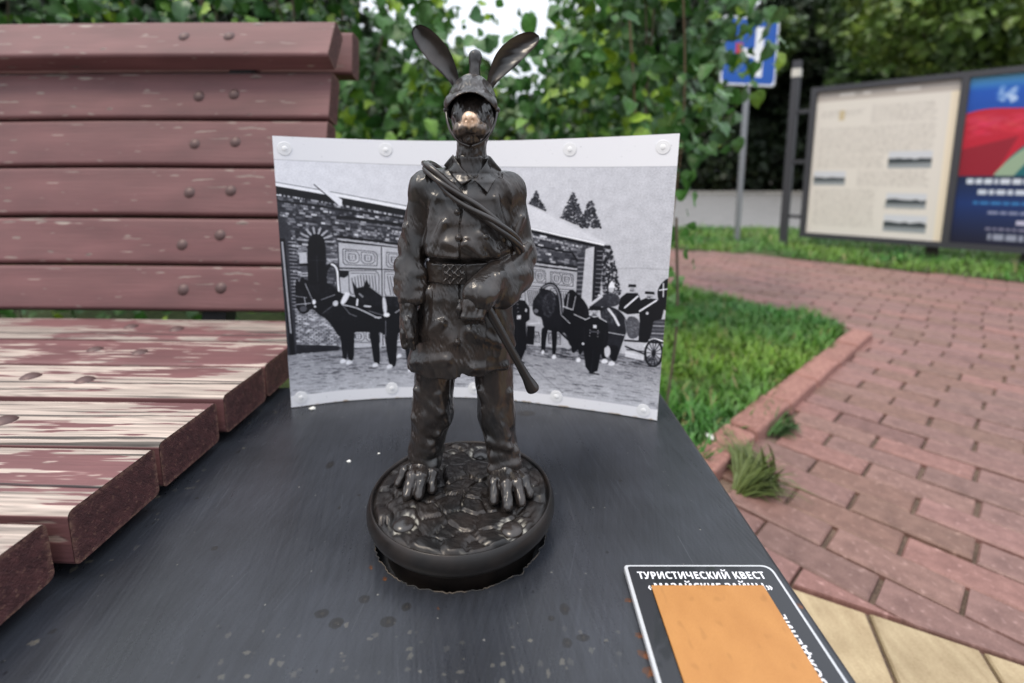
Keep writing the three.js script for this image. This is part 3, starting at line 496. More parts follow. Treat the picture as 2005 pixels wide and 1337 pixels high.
  // carved gates
  const panelArt = (c, kind) => {                                          // c = four corners, clockwise from top left
    const q = (u, v) => { const a = [mix(c[0][0], c[1][0], u), mix(c[0][1], c[1][1], u)], b = [mix(c[3][0], c[2][0], u), mix(c[3][1], c[2][1], u)]; return [mix(a[0], b[0], v), mix(a[1], b[1], v)]; };
    const L = (pts, w = 1.7) => { line(pts.map(([u, v]) => [q(u, v)[0] + 1, q(u, v)[1] + 1.2]), 232, w); line(pts.map(([u, v]) => q(u, v)), 44, w); };
    L([[0, 0.02], [0.88, 0], [0.96, 0.1], [1, 0.25], [1, 1], [0.06, 1], [0, 0.85], [0, 0.02]], 2);
    if (kind === 0) for (const s of [0.27, 0.73]) { for (const k of [1, 0.55]) { const a = 0.2 * k, b = 0.38 * k; L([[s - a, 0.5 - b], [s + a * 0.7, 0.5 - b], [s + a, 0.5 - b * 0.4], [s + a, 0.5 + b * 0.5], [s + a * 0.6, 0.5 + b], [s - a * 0.6, 0.5 + b], [s - a, 0.5 + b * 0.5], [s - a, 0.5 - b]]); } for (const o of [-0.08, 0, 0.08]) L([[s + o, 0.38], [s + o, 0.6]], 1.4); }
    else { for (let k = 0; k < 9; k++) { const u = 0.1 + k * 0.095; L([[u, 0.2 + (kind > 0 ? 0.5 * Math.max(0, 0.35 - u) : 0)], [u + (kind > 0 ? 0.06 : 0.12), 0.94]], 2.2); } L([[0.08, 0.12], [0.9, 0.12]], 1.6); }
  };
  poly([[135, 276], [335, 296], [335, 575], [130, 575]], 188); line([[136, 278], [133, 575]], 40, 3);
  panelArt([[148, 293], [238, 303], [236, 342], [147, 337]], 0); panelArt([[262, 303], [340, 312], [340, 352], [261, 345]], 0); panelArt([[160, 353], [241, 356], [238, 425], [160, 420]], 1); panelArt([[255, 357], [336, 360], [334, 436], [253, 428]], -1); panelArt([[157, 524], [238, 527], [236, 563], [157, 559]], 0); panelArt([[256, 527], [330, 528], [328, 564], [254, 563]], 0);
  line([[134, 346], [335, 356]], 30, 3.6); line([[249, 290], [245, 570]], 34, 3); line([[252, 290], [248, 570]], 225, 1.6); poly([[134, 352], [160, 354], [158, 368], [148, 374], [134, 370]], 26);
  // right wing: roof, trees, gates, pier
  for (const [tx, ty, tw, th, n] of [[669, 134, 60, 56, 260], [764, 134, 74, 88, 420], [808, 150, 56, 80, 300]]) for (let k = 0; k < n; k++) { const v = Math.sqrt(rnd()), x = tx + (rnd() - 0.5) * tw * v, y = ty + v * th; oval(x, y, rr(1, 3.8), rr(1, 3.4), rr(15, 85), 0.8); }
  poly([[500, 128], [560, 130], [647, 167], [773, 222], [846, 266], [848, 274], [500, 204]], 203); poly([[500, 128], [560, 130], [700, 195], [846, 268], [500, 198]], 218, 0.7);
  const wallR = [[500, 204], [847, 276], [842, 400], [826, 560], [500, 570]]; masonry(wallR, 500, 850, 190, 560, 1700, 70);
  line([[500, 202], [848, 274]], 240, 4); line([[500, 209], [848, 281]], 16, 7); for (let k = 0; k < 90; k++) { const x = rr(560, 790), y = 220 + (x - 500) * 0.2; poly([[x, y], [x + 4, y + 1], [x + 4, y + 6], [x, y + 5]], rr(140, 220), 0.8); }
  line([[655, 278], [745, 294], [768, 296], [782, 318]], 14, 4.5); line([[600, 318], [784, 335]], 12, 4.5); line([[600, 325], [784, 341]], 200, 3.5); line([[600, 329], [784, 345]], 14, 3);
  poly([[600, 333], [783, 348], [782, 560], [600, 565]], 176);
  panelArt([[644, 344], [701, 348], [702, 383], [645, 382]], 0); panelArt([[714, 350], [774, 354], [774, 388], [716, 385]], 0); panelArt([[646, 392], [702, 394], [704, 450], [648, 448]], -1); panelArt([[716, 396], [774, 398], [776, 450], [718, 450]], 1); panelArt([[660, 520], [690, 522], [690, 552], [660, 550]], 0); panelArt([[714, 520], [748, 522], [748, 552], [714, 552]], 0);
  poly([[784, 300], [801, 292], [798, 560], [780, 560]], 70); for (let k = 0; k < 40; k++) line([[783, 305 + k * 6], [799, 304 + k * 6]], k % 2 ? 165 : 30, 2, 0.8);
  poly([[801, 286], [822, 278], [823, 460], [795, 460]], 192); poly([[822, 276], [845, 276], [840, 400], [824, 440]], 40); for (let k = 0; k < 26; k++) line([[830, 284 + k * 6], [843, 284 + k * 6]], k % 2 ? 170 : 26, 2, 0.8);
  for (let k = 0; k < 620; k++) { const v = rnd(), x = 846 + rnd() * (14 + 34 * v), y = 276 + v * 125; oval(x, y, rr(1, 4.4), rr(1, 4), rnd() < 0.72 ? rr(8, 50) : rr(130, 200), 0.9); }
  // left pair of horses, shaft bow, harness
  const hoof = (x, y, s = 1) => blob([[x - 11 * s, y + 8], [x - 4 * s, y - 7], [x + 8 * s, y - 5], [x + 9 * s, y + 6]], 222);
  const leg = (x0, x1, y0, k0, k1, y1, v = 14) => blob([[x0, y0], [x1, y0], [mix(x0, x1, 0.85) + k0, (y0 + y1) / 2], [mix(x0, x1, 0.78) + k1, y1], [mix(x0, x1, 0.2) + k1, y1], [mix(x0, x1, 0.16) + k0, (y0 + y1) / 2]], v);
  curve([[99, 398], [100, 360], [108, 338], [121, 334]], 24, 9); curve([[118, 335], [132, 340], [131, 395], [135, 448]], 20, 10); curve([[118, 335], [132, 340], [131, 395], [135, 448]], 238, 5.5);
  leg(206, 236, 520, 3, 6, 630); leg(262, 292, 520, -4, -2, 604); leg(246, 284, 524, 2, 6, 636); leg(300, 330, 520, 2, 6, 640);
  hoof(221, 628); hoof(289, 603, 0.8); hoof(261, 634); hoof(320, 646);
  blob([[29, 387], [33, 366], [38, 384], [46, 360], [52, 378], [92, 380], [118, 394], [129, 412], [160, 424], [186, 434], [237, 453], [264, 493], [238, 538], [209, 531], [166, 527], [162, 548], [128, 545], [114, 513], [97, 485], [79, 474], [68, 456], [60, 457], [53, 467], [39, 469], [29, 455], [27, 439], [28, 401]], 15);
  leg(126, 146, 520, 4, 4, 610); leg(142, 170, 520, 0, 0, 612); hoof(134, 611); hoof(150, 616);
  shine(88, 404, 34, 14, 0.35, 92, 0.55); shine(120, 470, 30, 18, 0.8, 70, 0.5); shine(190, 486, 50, 26, 0.1, 60, 0.5); shine(40, 420, 8, 26, 0.1, 90, 0.5);
  blob([[168, 378], [179, 405], [188, 400], [197, 403], [207, 374], [212, 399], [246, 425], [254, 431], [280, 427], [311, 437], [350, 450], [350, 530], [274, 537], [250, 545], [215, 510], [195, 475], [181, 460], [172, 417]], 18);
  shine(222, 432, 30, 16, 0.7, 84, 0.6); shine(292, 446, 40, 12, 0.1, 130, 0.5); shine(195, 440, 10, 26, -0.3, 86, 0.5);
  line([[52, 385], [66, 430]], 170, 2); line([[28, 418], [54, 424]], 160, 1.8); line([[27, 441], [62, 440]], 190, 2.2); line([[48, 424], [50, 446]], 220, 2, 0.8); oval(44, 454, 9, 8, 165, 0.5); oval(70, 437, 4.5, 7, 232); oval(72, 450, 3, 3, 220); line([[88, 432], [122, 420]], 150, 2.2); line([[90, 470], [126, 442]], 120, 1.6);
  blob([[133, 446], [143, 424], [151, 411], [163, 420], [145, 450]], 226); blob([[114, 440], [128, 434], [130, 450], [118, 454]], 205); curve([[140, 449], [170, 456], [196, 470], [236, 492]], 210, 3.2); line([[142, 452], [158, 476], [176, 484]], 130, 2); line([[180, 436], [178, 452]], 232, 5);
  blob([[246, 427], [256, 432], [260, 476], [248, 480]], 214); oval(257, 482, 9, 6, 236); line([[214, 400], [248, 428]], 170, 2.4); line([[198, 455], [214, 457]], 216, 4.4); line([[186, 420], [194, 428]], 190, 5, 0.7); line([[282, 476], [330, 444]], 170, 3); line([[210, 470], [250, 484]], 140, 2); line([[225, 489], [242, 489]], 220, 3); line([[254, 500], [253, 545]], 190, 1.6, 0.7);
  // right team
  line([[744, 515], [780, 548]], 14, 6); 
  blob([[669, 470], [666, 438], [682, 412], [694, 399], [718, 401], [738, 418], [746, 465], [775, 472], [792, 510], [768, 520], [734, 516], [700, 514], [694, 478], [683, 478]], 30);
  for (const [a, b, y1, k] of [[694, 714, 576, -3], [720, 738, 584, 2], [770, 792, 572, 2], [790, 806, 576, 2]]) { leg(a, b, 506, k, k, y1, 12); }
  hoof(700, 578, 0.5); hoof(731, 588, 0.7); hoof(796, 590, 0.7); shine(712, 440, 18, 36, 0.1, 170, 0.6); shine(690, 430, 12, 18, 0.3, 120, 0.5); oval(678, 462, 6, 6, 180, 0.6);
  curve([[690, 402], [706, 382], [730, 388], [742, 420], [746, 470]], 26, 10); curve([[694, 396], [708, 384], [730, 390], [742, 422], [746, 468]], 150, 3);
  blob([[752, 463], [752, 421], [762, 402], [772, 394], [785, 406], [803, 423], [817, 447], [818, 481], [868, 477], [874, 560], [848, 570], [770, 560], [766, 522], [753, 511], [747, 474]], 14); shine(800, 452, 16, 26, -0.4, 70, 0.6);
  line([[750, 444], [776, 452]], 215, 2.6); line([[764, 408], [760, 450]], 190, 2); line([[782, 414], [776, 452]], 190, 2); line([[748, 470], [770, 490]], 200, 2.2); line([[780, 464], [814, 478]], 205, 2.6); line([[752, 505], [790, 560]], 12, 7);
  blob([[843, 440], [864, 434], [889, 442], [908, 462], [915, 491], [904, 529], [893, 580], [872, 580], [862, 514], [848, 472]], 42); shine(866, 462, 22, 20, 0.3, 165, 0.6); line([[865, 443], [880, 462], [892, 484]], 214, 6); line([[864, 506], [908, 510]], 205, 2); line([[906, 466], [914, 510]], 170, 2, 0.7); leg(872, 896, 540, 2, 2, 584, 12); leg(846, 868, 540, 2, 4, 580, 12); hoof(880, 590); hoof(862, 586); blob([[858, 548], [872, 540], [878, 566], [864, 580]], 200);
  blob([[908, 462], [926, 455], [944, 470], [944, 514], [914, 520]], 84); shine(926, 482, 16, 24, 0, 175, 0.6);
  poly([[966, 462], [1000, 458], [1000, 518], [966, 514]], 70); for (let k = 0; k < 5; k++) line([[966, 468 + k * 10], [1000, 466 + k * 10]], k % 2 ? 180 : 110, 3, 0.8); line([[910, 524], [1000, 520]], 30, 5); line([[912, 540], [962, 556]], 26, 4); line([[916, 548], [960, 548]], 40, 3); poly([[912, 552], [958, 560], [958, 572], [912, 568]], 214, 0.9); curve([[958, 534], [968, 514], [984, 510], [1000, 516]], 232, 3.4);
  g.strokeStyle = gray(14); g.lineWidth = 5; g.beginPath(); g.ellipse(980, 550, 20, 35, 0, 0, 6.3); g.stroke(); for (let k = 0; k < 7; k++) { const a = k * Math.PI / 7; line([[980 - 18 * Math.cos(a), 550 - 32 * Math.sin(a)], [980 + 18 * Math.cos(a), 550 + 32 * Math.sin(a)]], 24, 2); } oval(980, 550, 5, 7, 24);
  // firemen
  const face = (x, y, r) => { oval(x, y, r, r * 1.28, 186); shine(x + r * 0.3, y, r * 0.8, r, 0, 90, 0.5); line([[x - r * 0.5, y + r * 0.5], [x + r * 0.5, y + r * 0.5]], 30, r * 0.4); oval(x - r * 0.4, y - r * 0.15, r * 0.16, r * 0.14, 40); oval(x + r * 0.4, y - r * 0.15, r * 0.16, r * 0.14, 40); };
  poly([[590, 459], [609, 438], [624, 432], [646, 435], [660, 455], [661, 488], [651, 496], [654, 570], [640, 608], [614, 612], [606, 579], [592, 497]], 12); face(632, 422, 8); poly([[622, 412], [622, 398], [644, 396], [645, 411]], 16); for (let k = 0; k < 4; k++) oval(626 + k, 446 + k * 11, 1.3, 1.3, 215); poly([[625, 478], [636, 477], [636, 488], [625, 489]], 206); oval(606, 500, 4, 4, 205); oval(650, 462, 3, 5, 190); line([[632, 612], [648, 614]], 14, 5); shine(618, 470, 8, 30, 0, 66, 0.5); line([[626, 500], [628, 600]], 46, 1.4); line([[660, 500], [686, 496]], 200, 5); poly([[654, 506], [676, 506], [674, 560], [652, 560]], 14);
  poly([[800, 520], [806, 478], [821, 468], [842, 466], [864, 478], [869, 516], [866, 546], [853, 554], [851, 576], [846, 616], [836, 622], [826, 622], [815, 608], [807, 552]], 10); face(831, 458, 8.5); poly([[816, 450], [818, 438], [830, 434], [846, 437], [851, 448]], 14); line([[808, 477], [820, 470]], 205, 2.6); line([[843, 468], [862, 478]], 205, 2.6); poly([[829, 489], [838, 489], [838, 498], [829, 498]], 212); line([[822, 508], [846, 508]], 140, 3, 0.6); for (let k = 0; k < 3; k++) { oval(822, 504 + k * 8, 1.3, 1.3, 190); oval(842, 504 + k * 8, 1.3, 1.3, 190); } oval(806, 544, 3.4, 3.6, 200); line([[826, 624], [850, 625]], 14, 4); line([[832, 560], [831, 620]], 60, 1.4); line([[806, 500], [812, 540]], 50, 1.6); line([[862, 500], [858, 540]], 50, 1.6); shine(822, 490, 8, 20, 0, 70, 0.5);
  blob([[816, 438], [833, 416], [853, 402], [889, 400], [893, 434], [849, 438]], 58); line([[818, 436], [846, 410]], 198, 7); oval(869, 390, 7, 9, 188); poly([[861, 386], [864, 374], [869, 366], [875, 374], [878, 386]], 228); shine(876, 416, 16, 14, 0, 130, 0.5);
  poly([[888, 442], [892, 411], [906, 397], [932, 395], [940, 411], [940, 448], [911, 453]], 14); face(918, 387, 6.5); poly([[909, 381], [910, 374], [927, 373], [928, 380]], 18); line([[933, 404], [904, 436]], 226, 4.6);
  poly([[939, 443], [940, 414], [953, 406], [977, 408], [998, 419], [992, 458], [974, 465], [970, 502], [965, 522], [942, 520], [942, 471]], 12); face(959, 401, 6); poly([[949, 396], [950, 389], [970, 389], [972, 396]], 16); line([[977, 411], [940, 442]], 224, 4.6); oval(958, 446, 3.5, 4, 190);
  blob([[980, 410], [977, 379], [994, 355], [1004, 352], [1004, 440], [994, 430]], 12); line([[982, 384], [1000, 380]], 214, 3.4); line([[990, 366], [992, 400]], 205, 3);
  // grain of the print
  for (let k = 0; k < 16000; k++) { g.fillStyle = rnd() < 0.5 ? gray(0, 0.09) : gray(245, 0.09); g.fillRect(rr(0, 1000), rr(58, 700), rr(0.4, 2), rr(0.4, 1.3)); }
  g.restore();
  for (let k = 0; k < 90; k++) { g.fillStyle = gray(90, rr(0.1, 0.35)); const b = rnd() < 0.5; g.beginPath(); g.arc(rr(0, 1000), b ? rr(2, 56) : rr(700, 728), rr(0.4, 1.3), 0, 6.3); g.fill(); }
  for (let k = 0; k < 34; k++) { const x = rr(0, 1000); g.fillStyle = `rgba(120,84,40,${rr(0.15, 0.5)})`; g.beginPath(); g.ellipse(x, 729, rr(2, 9), rr(0.6, 2), 0, 0, 6.3); g.fill(); }
  big.imageSmoothingEnabled = true; big.drawImage(cv, 0, 0, W, H);
  const im = big.getImageData(0, 0, W, H), d = im.data;                       // film grain and uneven development of the old negative
  for (let j = 0; j < H; j++) for (let i = 0; i < W; i++) { const k = (j * W + i) * 4, in1 = j > H * (0.081 + 0.026 * i / W) && j < H * 0.955; if (!in1) continue; const n = (rnd() + rnd() - 1) * 26 + 16 * ns(i / 9, j / 9, 2) + 12 * ns(i / 46, j / 46, 5), v = d[k], c = v + n * (0.35 + 0.65 * Math.sin(Math.PI * clamp(v / 255))), q = clamp((c - 118) * 1.14 + 112, 6, 250); d[k] = q; d[k + 1] = q + 1; d[k + 2] = q + 9; }
  big.putImageData(im, 0, 0);
});
const panel = thing('photo_panel', 'curved white panel with an old black and white fire brigade photo', 'photo panel', [0, TABLE_Y + 0.0012, 0]);
const panelArc = new THREE.CatmullRomCurve3([[-0.321, -0.672], [-0.255, -0.692], [-0.19, -0.7025], [-0.125, -0.7065], [-0.06, -0.704], [0.005, -0.694], [0.069, -0.677], [0.135, -0.657], [0.2, -0.634]].map(([x, z]) => new THREE.Vector3(x, 0, z)));
const panelH = 0.386;
function panelPoint(u, v, off = 0) {
  const p = panelArc.getPoint(u), t = panelArc.getTangent(u), sag = 0.0045 * Math.sin(Math.PI * u);
  return new THREE.Vector3(p.x + 0.012 * v * u - t.z * off, v * (panelH - sag), p.z + t.x * off);
}
{
  const N = 48, M = 6, side = (off, flip) => { const pos = [], uv = [], idx = []; for (let i = 0; i <= N; i++) for (let j = 0; j <= M; j++) { pos.push(...panelPoint(i / N, j / M, off)); uv.push(i / N, j / M); } for (let i = 0; i < N; i++) for (let j = 0; j < M; j++) { const a = i * (M + 1) + j, b = a + M + 1; flip ? idx.push(a, a + 1, b, b, a + 1, b + 1) : idx.push(a, b, a + 1, b, b + 1, a + 1); } const g = new THREE.BufferGeometry(); g.setAttribute('position', new THREE.Float32BufferAttribute(pos, 3)); g.setAttribute('uv', new THREE.Float32BufferAttribute(uv, 2)); g.setIndex(idx); g.computeVertexNormals(); return g; };
  part('print', side(0.0015, false), new THREE.MeshPhysicalMaterial({ map: printTex, roughness: 0.42 }), panel);
  part('backing', side(-0.0015, true), std([0.7, 0.69, 0.66], 0.6), panel);
  const rim = [], ix = []; const ringPts = []; for (let i = 0; i <= N; i++) ringPts.push([i / N, 0]); for (let j = 1; j <= M; j++) ringPts.push([1, j / M]); for (let i = N - 1; i >= 0; i--) ringPts.push([i / N, 1]); for (let j = M - 1; j >= 0; j--) ringPts.push([0, j / M]);
  ringPts.forEach(([u, v], k) => { rim.push(...panelPoint(u, v, -0.0015), ...panelPoint(u, v, 0.0015)); if (k) { const a = (k - 1) * 2; ix.push(a, a + 2, a + 1, a + 1, a + 2, a + 3); } });
  const rg = new THREE.BufferGeometry(); rg.setAttribute('position', new THREE.Float32BufferAttribute(rim, 3)); rg.setIndex(ix); rg.computeVertexNormals();
  part('cut_edge', rg, std([0.55, 0.45, 0.20], 0.6), panel);
  const washer = new THREE.LatheGeometry([[0, 0.0005], [0.0046, 0.0005], [0.0051, 0.0008], [0.0058, 0.0005], [0.0080, 0.0004], [0.0087, 0.0007], [0.0092, 0.0001]].map((p) => new THREE.Vector2(...p)), 24).rotateX(Math.PI / 2);
  const cap2 = new THREE.LatheGeometry([[0, 0.0014], [0.0018, 0.0013], [0.0032, 0.0010], [0.0040, 0.0004]].map((p) => new THREE.Vector2(...p)), 20).rotateX(Math.PI / 2);
  const wm = new THREE.MeshPhysicalMaterial({ color: lin(0.80, 0.80, 0.82), roughness: 0.3 }), cm = new THREE.MeshPhysicalMaterial({ color: lin(0.83, 0.83, 0.84), roughness: 0.25 });
  for (const [u, v] of [[0.025, 0.958], [0.268, 0.965], [0.505, 0.965], [0.752, 0.962], [0.966, 0.958], [0.025, 0.035], [0.266, 0.04], [0.505, 0.04], [0.742, 0.037], [0.966, 0.03]]) {
    const p = panelPoint(u, v, 0.0016), t = panelArc.getTangent(u), w = part('washer', washer, wm, panel); w.position.copy(p); w.rotation.y = Math.atan2(-t.z, t.x); part('screw_cap', cap2, cm, w);
  }
}
// ---------------------------------------------------------------- plaque
const plaqueTex = canvasTex(1024, 1536, (g, W, H) => {
  g.fillStyle = '#14151b'; g.fillRect(0, 0, W, H); g.fillStyle = '#e9e9ee'; g.textAlign = 'center'; g.textBaseline = 'alphabetic';
  const fit = (s, x, y, w, px) => { g.font = `bold ${px}px sans-serif`; const k = w / g.measureText(s).width; g.save(); g.translate(x, y); g.scale(k, 1); g.fillText(s, 0, 0); g.restore(); };
  fit('ТУРИСТИЧЕСКИЙ КВЕСТ', 505, 130, 860, 84); fit('«МАЗАЙСКИЕ ЗАЙЦЫ»', 525, 226, 820, 84);
  g.save(); g.translate(905, 760); g.rotate(-Math.PI / 2); fit('СОПРОВОЖДЕНИЕ', 0, 0, 720, 66); fit('КВЕСТА', 0, -72, 330, 66); g.restore();
});
const plaque = thing('plaque', 'black tourist quest plaque with white lettering and orange sticker', 'plaque', [0.095, TABLE_Y + 0.001, -0.374]);
{
  const w = 0.1255, h = 0.185, t = 0.0045, rd = 0.008, sh = (i) => { const s = new THREE.Shape(), a = i, b = w - i, c = i, d = h - i, r = rd; s.moveTo(a + r, -c); s.lineTo(b - r, -c); s.quadraticCurveTo(b, -c, b, -c - r); s.lineTo(b, -d + r); s.quadraticCurveTo(b, -d, b - r, -d); s.lineTo(a + r, -d); s.quadraticCurveTo(a, -d, a, -d + r); s.lineTo(a, -c - r * 0.3); s.quadraticCurveTo(a, -c, a + r * 0.3, -c); return s; };
  const plate = new THREE.ExtrudeGeometry(sh(0.0012), { depth: t - 0.0012, bevelEnabled: true, bevelSize: 0.0012, bevelThickness: 0.0012, bevelSegments: 2, curveSegments: 8 }).rotateX(-Math.PI / 2).translate(0, 0.0012, 0);
  part('plate', plate, new THREE.MeshPhysicalMaterial({ color: lin(0.52, 0.53, 0.55), roughness: 0.25, metalness: 0.15, clearcoat: 0.4 }), plaque);
  const f = new THREE.ShapeGeometry(sh(0.0028), 8).rotateX(-Math.PI / 2).translate(0, t + 0.0016, 0), p = f.attributes.position, uv = f.attributes.uv; for (let i = 0; i < p.count; i++) uv.setXY(i, p.getX(i) / w, 1 - p.getZ(i) / h);
  part('printed_face', f, new THREE.MeshPhysicalMaterial({ map: plaqueTex, roughness: 0.3, clearcoat: 0.3 }), plaque);
  const orange = dataTex(256, 256, (i, j, o) => { const n = fbm(i / 50, j / 50, 71), f2 = ns(i / 2.4, j / 2.4, 3), d = sstep(0.35, 0.6, ns(i / 17, j / 17, 9) + 0.2 * f2); o[0] = 170 + n * 6 + f2 * 5 - d * 10; o[1] = 117 + n * 6 + f2 * 5 - d * 8; o[2] = 60 + n * 5 + f2 * 4 - d * 6; });
  const st = new RoundedBoxGeometry(0.0905, 0.0016, 0.16, 1, 0.0006); part('sticker', st, std(0xffffff, 0.45, { map: orange }), plaque).position.set(0.0170 + 0.0452, t + 0.0026, 0.0236 + 0.08);
}

// ---------------------------------------------------------------- bronze statue (modelled in millimetres, origin at the middle of the base's top)
const statue = thing('hare_statue', 'small dark bronze statue of a hare in a fireman uniform and helmet', 'statue', [SX, 0.44, SZ]);
const mm = (g) => { g.scale(0.001, 0.001, 0.001); return g; };
const bronze = new THREE.MeshPhysicalMaterial({ color: 0xffffff, vertexColors: true, metalness: 0.2, roughness: 0.31, clearcoat: 0.4, clearcoatRoughness: 0.24 });
const patina = (x, y, z) => { const n = fbm(x / 26, y / 34, z / 26), f = ns(x / 2.2, y / 4, z / 2.2), b = clamp(0.45 + n * 0.7); const k = 1 + 0.3 * f; return [mix(0.013, 0.034, b) * k, mix(0.012, 0.025, b) * k, mix(0.012, 0.021, b) * k]; };
const paintAll = (g) => { const p = g.attributes.position, c = []; for (let i = 0; i < p.count; i++) c.push(...patina(p.getX(i), p.getY(i), p.getZ(i))); g.setAttribute('color', new THREE.Float32BufferAttribute(c, 3)); return g; };
const bare = (g) => { const o = new THREE.BufferGeometry(); o.setAttribute('position', g.attributes.position); o.setAttribute('normal', g.attributes.normal); if (g.index) o.setIndex(g.index); return o; };
const cast = (name, g, parent) => part(name, mm(paintAll(bare(g))), bronze, parent);
const hatch = (x, y, z) => 0.5 * ns((x + 0.35 * y) / 1.9, (y - 0.35 * x) / 8, z / 1.7) * sstep(-0.25, 0.2, ns(x / 16, y / 16, z / 16 + 7));

// rings of the coat: height, centre x, centre z, half width, half depth
const rings = [[108, -1, -23, 53, 35], [122, -1, -23, 52.5, 35], [150, 2, -23, 49, 33], [185, 6, -23, 43.5, 30], [203, 8, -23, 39.5, 27], [213, 8, -23, 38.5, 26], [221, 8, -23, 39, 26.5], [229, 8.5, -22, 44, 33], [238, 8.5, -22, 44, 34], [256, 9, -23, 41.5, 30.5], [278, 9, -24, 39, 27], [293, 9.5, -24, 33, 21], [302, 10, -24, 22, 17], [312, 11, -23, 17, 15.5], [322, 12, -22, 15.5, 14.5]];
function ringAt(y) {
  let i = 0; while (i < rings.length - 2 && y > rings[i + 1][0]) i++;
  const a = rings[i], b = rings[i + 1], t = sstep(0, 1, clamp((y - a[0]) / (b[0] - a[0]))); return [mix(a[1], b[1], t), mix(a[2], b[2], t), mix(a[3], b[3], t), mix(a[4], b[4], t)];
}
const column = (x, y, z, grow = 0) => { const [cx, cz, rx, rz] = ringAt(y), a = (x - cx) / (rx + grow), b = (z - cz) / (rz + grow), l = Math.max(1e-3, Math.sqrt(a * a + b * b)), p = (rz + grow) * a, q = (rx + grow) * b; return (l - 1) * (rx + grow) * (rz + grow) * l / Math.max(1e-3, Math.sqrt(p * p + q * q)); };
const coatFront = (x, y, grow = 0) => { const [cx, cz, rx, rz] = ringAt(y), q = clamp(1 - ((x - cx) / (rx + grow)) ** 2, 0.02); return cz + (rz + grow) * Math.sqrt(q); };
// drapery: raised folds a -> b
const folds = [
  [[-22, 280, -4], [-27, 240, 5], 3.5], [[-12, 258, 6], [-22, 233, 10], 4], [[34, 280, 0], [42, 246, 4], 3], [[22, 248, 10], [34, 230, 10], 4], [[8, 240, 12], [22, 229, 12], 4], [[-26, 231, 6], [-2, 228, 12], 4], [[36, 232, 8], [46, 234, -6], 4],
  [[-30, 192, 0], [-50, 138, -2], 5], [[-44, 146, 4], [-14, 168, 12], 4], [[30, 186, 6], [50, 140, -2], 4.5], [[10, 160, 13], [36, 146, 11], 4.5], [[-44, 126, 4], [-10, 134, 13], 5], [[14, 126, 13], [44, 122, 5], 4],
];
const c1 = [[212, 12.6, 3.4], [201, 11.6, 3], [191, 10.8, 2.6]]; const c2 = [[[64, 236, -14], [44, 214, 2], 4], [[60, 212, -4], [38, 212, 12], 4], [[50, 190, -2], [32, 186, 16], 4], [[36, 212, 18], [22, 186, 30], 5], [[58, 262, -12], [50, 238, -8], 4]]; const c3 = [-18, 292, -24]; const c4 = [-31, 288, -24]; const c5 = [34, 292, -24]; const c6 = [45, 286, -24]; const c7 = [-31, 288, -24]; const c8 = [-44, 234, -25]; const c9 = [-44, 234, -25]; const c10 = [-48, 188, -5]; const c11 = [-50, 252, -14]; const c12 = [-40, 226, -12]; const c13 = [45, 286, -24]; const c14 = [55, 224, -27]; const c15 = [54, 222, -25]; const c16 = [21, 199, 26]; const c17 = [55, 206, -14]; const c18 = [42, 194, 6]; const c19 = [8, 190, 42]; const c20 = [-2, 184, 52];
for (const f of folds) for (const e of [f[0], f[1]]) e[2] = coatFront(e[0], e[1]) - f[2] + 3.6;       // folds ride on the cloth
function coat(x, y, z) {
  let d = column(x, y, z);
  d = smax(d, y - 318, 3);
  d = smin(d, Math.min(cap(x, y, z, c3, c4, 14, 14.5), cap(x, y, z, c5, c6, 14, 15)), 12);
  for (const [a, b, r] of folds) { const f = cap(x, y, z, a, b, r, r * 0.6) + 0.4; if (f < 10) d = smin(d, f, 6); }
  // sleeve hanging down, and sleeve bent across the body
  let s = smin(cap(x, y, z, c7, c8, 15, 14), cap(x, y, z, c9, c10, 13.5, 10.5), 7);
  for (const [yy, r, q] of c1) { const t = cap(x, y, z, [-54, yy + 3, -10 - (yy - 190) * 0.35], [-39, yy - 3, -6 - (yy - 190) * 0.35], r - 2.0, r - 2.0); if (t < 8) s = smin(s, t + 0.8, q); }
  s = smin(s, cap(x, y, z, c11, c12, 4, 3), 5);
  let r = smin(cap(x, y, z, c13, c14, 15.5, 15.5), cap(x, y, z, c15, c16, 16, 15), 9);
  r = smin(r, cap(x, y, z, c17, c18, 14, 13), 8);
  for (const [a, b, q] of c2) r = smin(r, cap(x, y, z, a, b, q, q * 0.8), 5);
  r = smax(r, -cap(x, y, z, c19, c20, 9.5, 12), 2.5);             // open cuff
  d = smin(d, s, 1.5 + 8 * sstep(262, 285, y)); d = smin(d, r, 2 + 8 * sstep(262, 285, y));
  if (d < 7 && d > -7) {
    const w = 5 * ns(x / 30, y / 30, z / 30); d -= 3.4 * (0.5 - Math.abs(ns((x + w) / 17, (y + 0.7 * x) / 40, z / 17))) - 1.3 + 0.5 * ns(x / 6, y / 17, z / 6) + hatch(x, y, z);
    if (z > -20 && y < 300) { const sl = x - (1.5 + 0.03 * (y - 200) + 1.2 * ns(y / 18, 3, 1)); if (y < 203 || (y > 222 && x < 8)) d = smax(d, -(Math.max(Math.abs(sl) - 0.55, Math.abs(y - 210) - 105, coatFront(x, y) - 1.6 - z)), 1); }
  }
  const hem = 116 + 5 * ns(x / 16, z / 16, 2) + 5 * sstep(10, -40, x) * 0 + (x > 1.5 ? 3 : 0);
  d = smax(d, hem - y, 1.6);
  if (y < 150) d = smax(d, -Math.max(column(x, y, z, -4.5), y - 142), 1.5);
  return d;
}
cast('coat', netMesh(coat, [-70, 104, -66], [80, 324, 46], 1.15), statue);

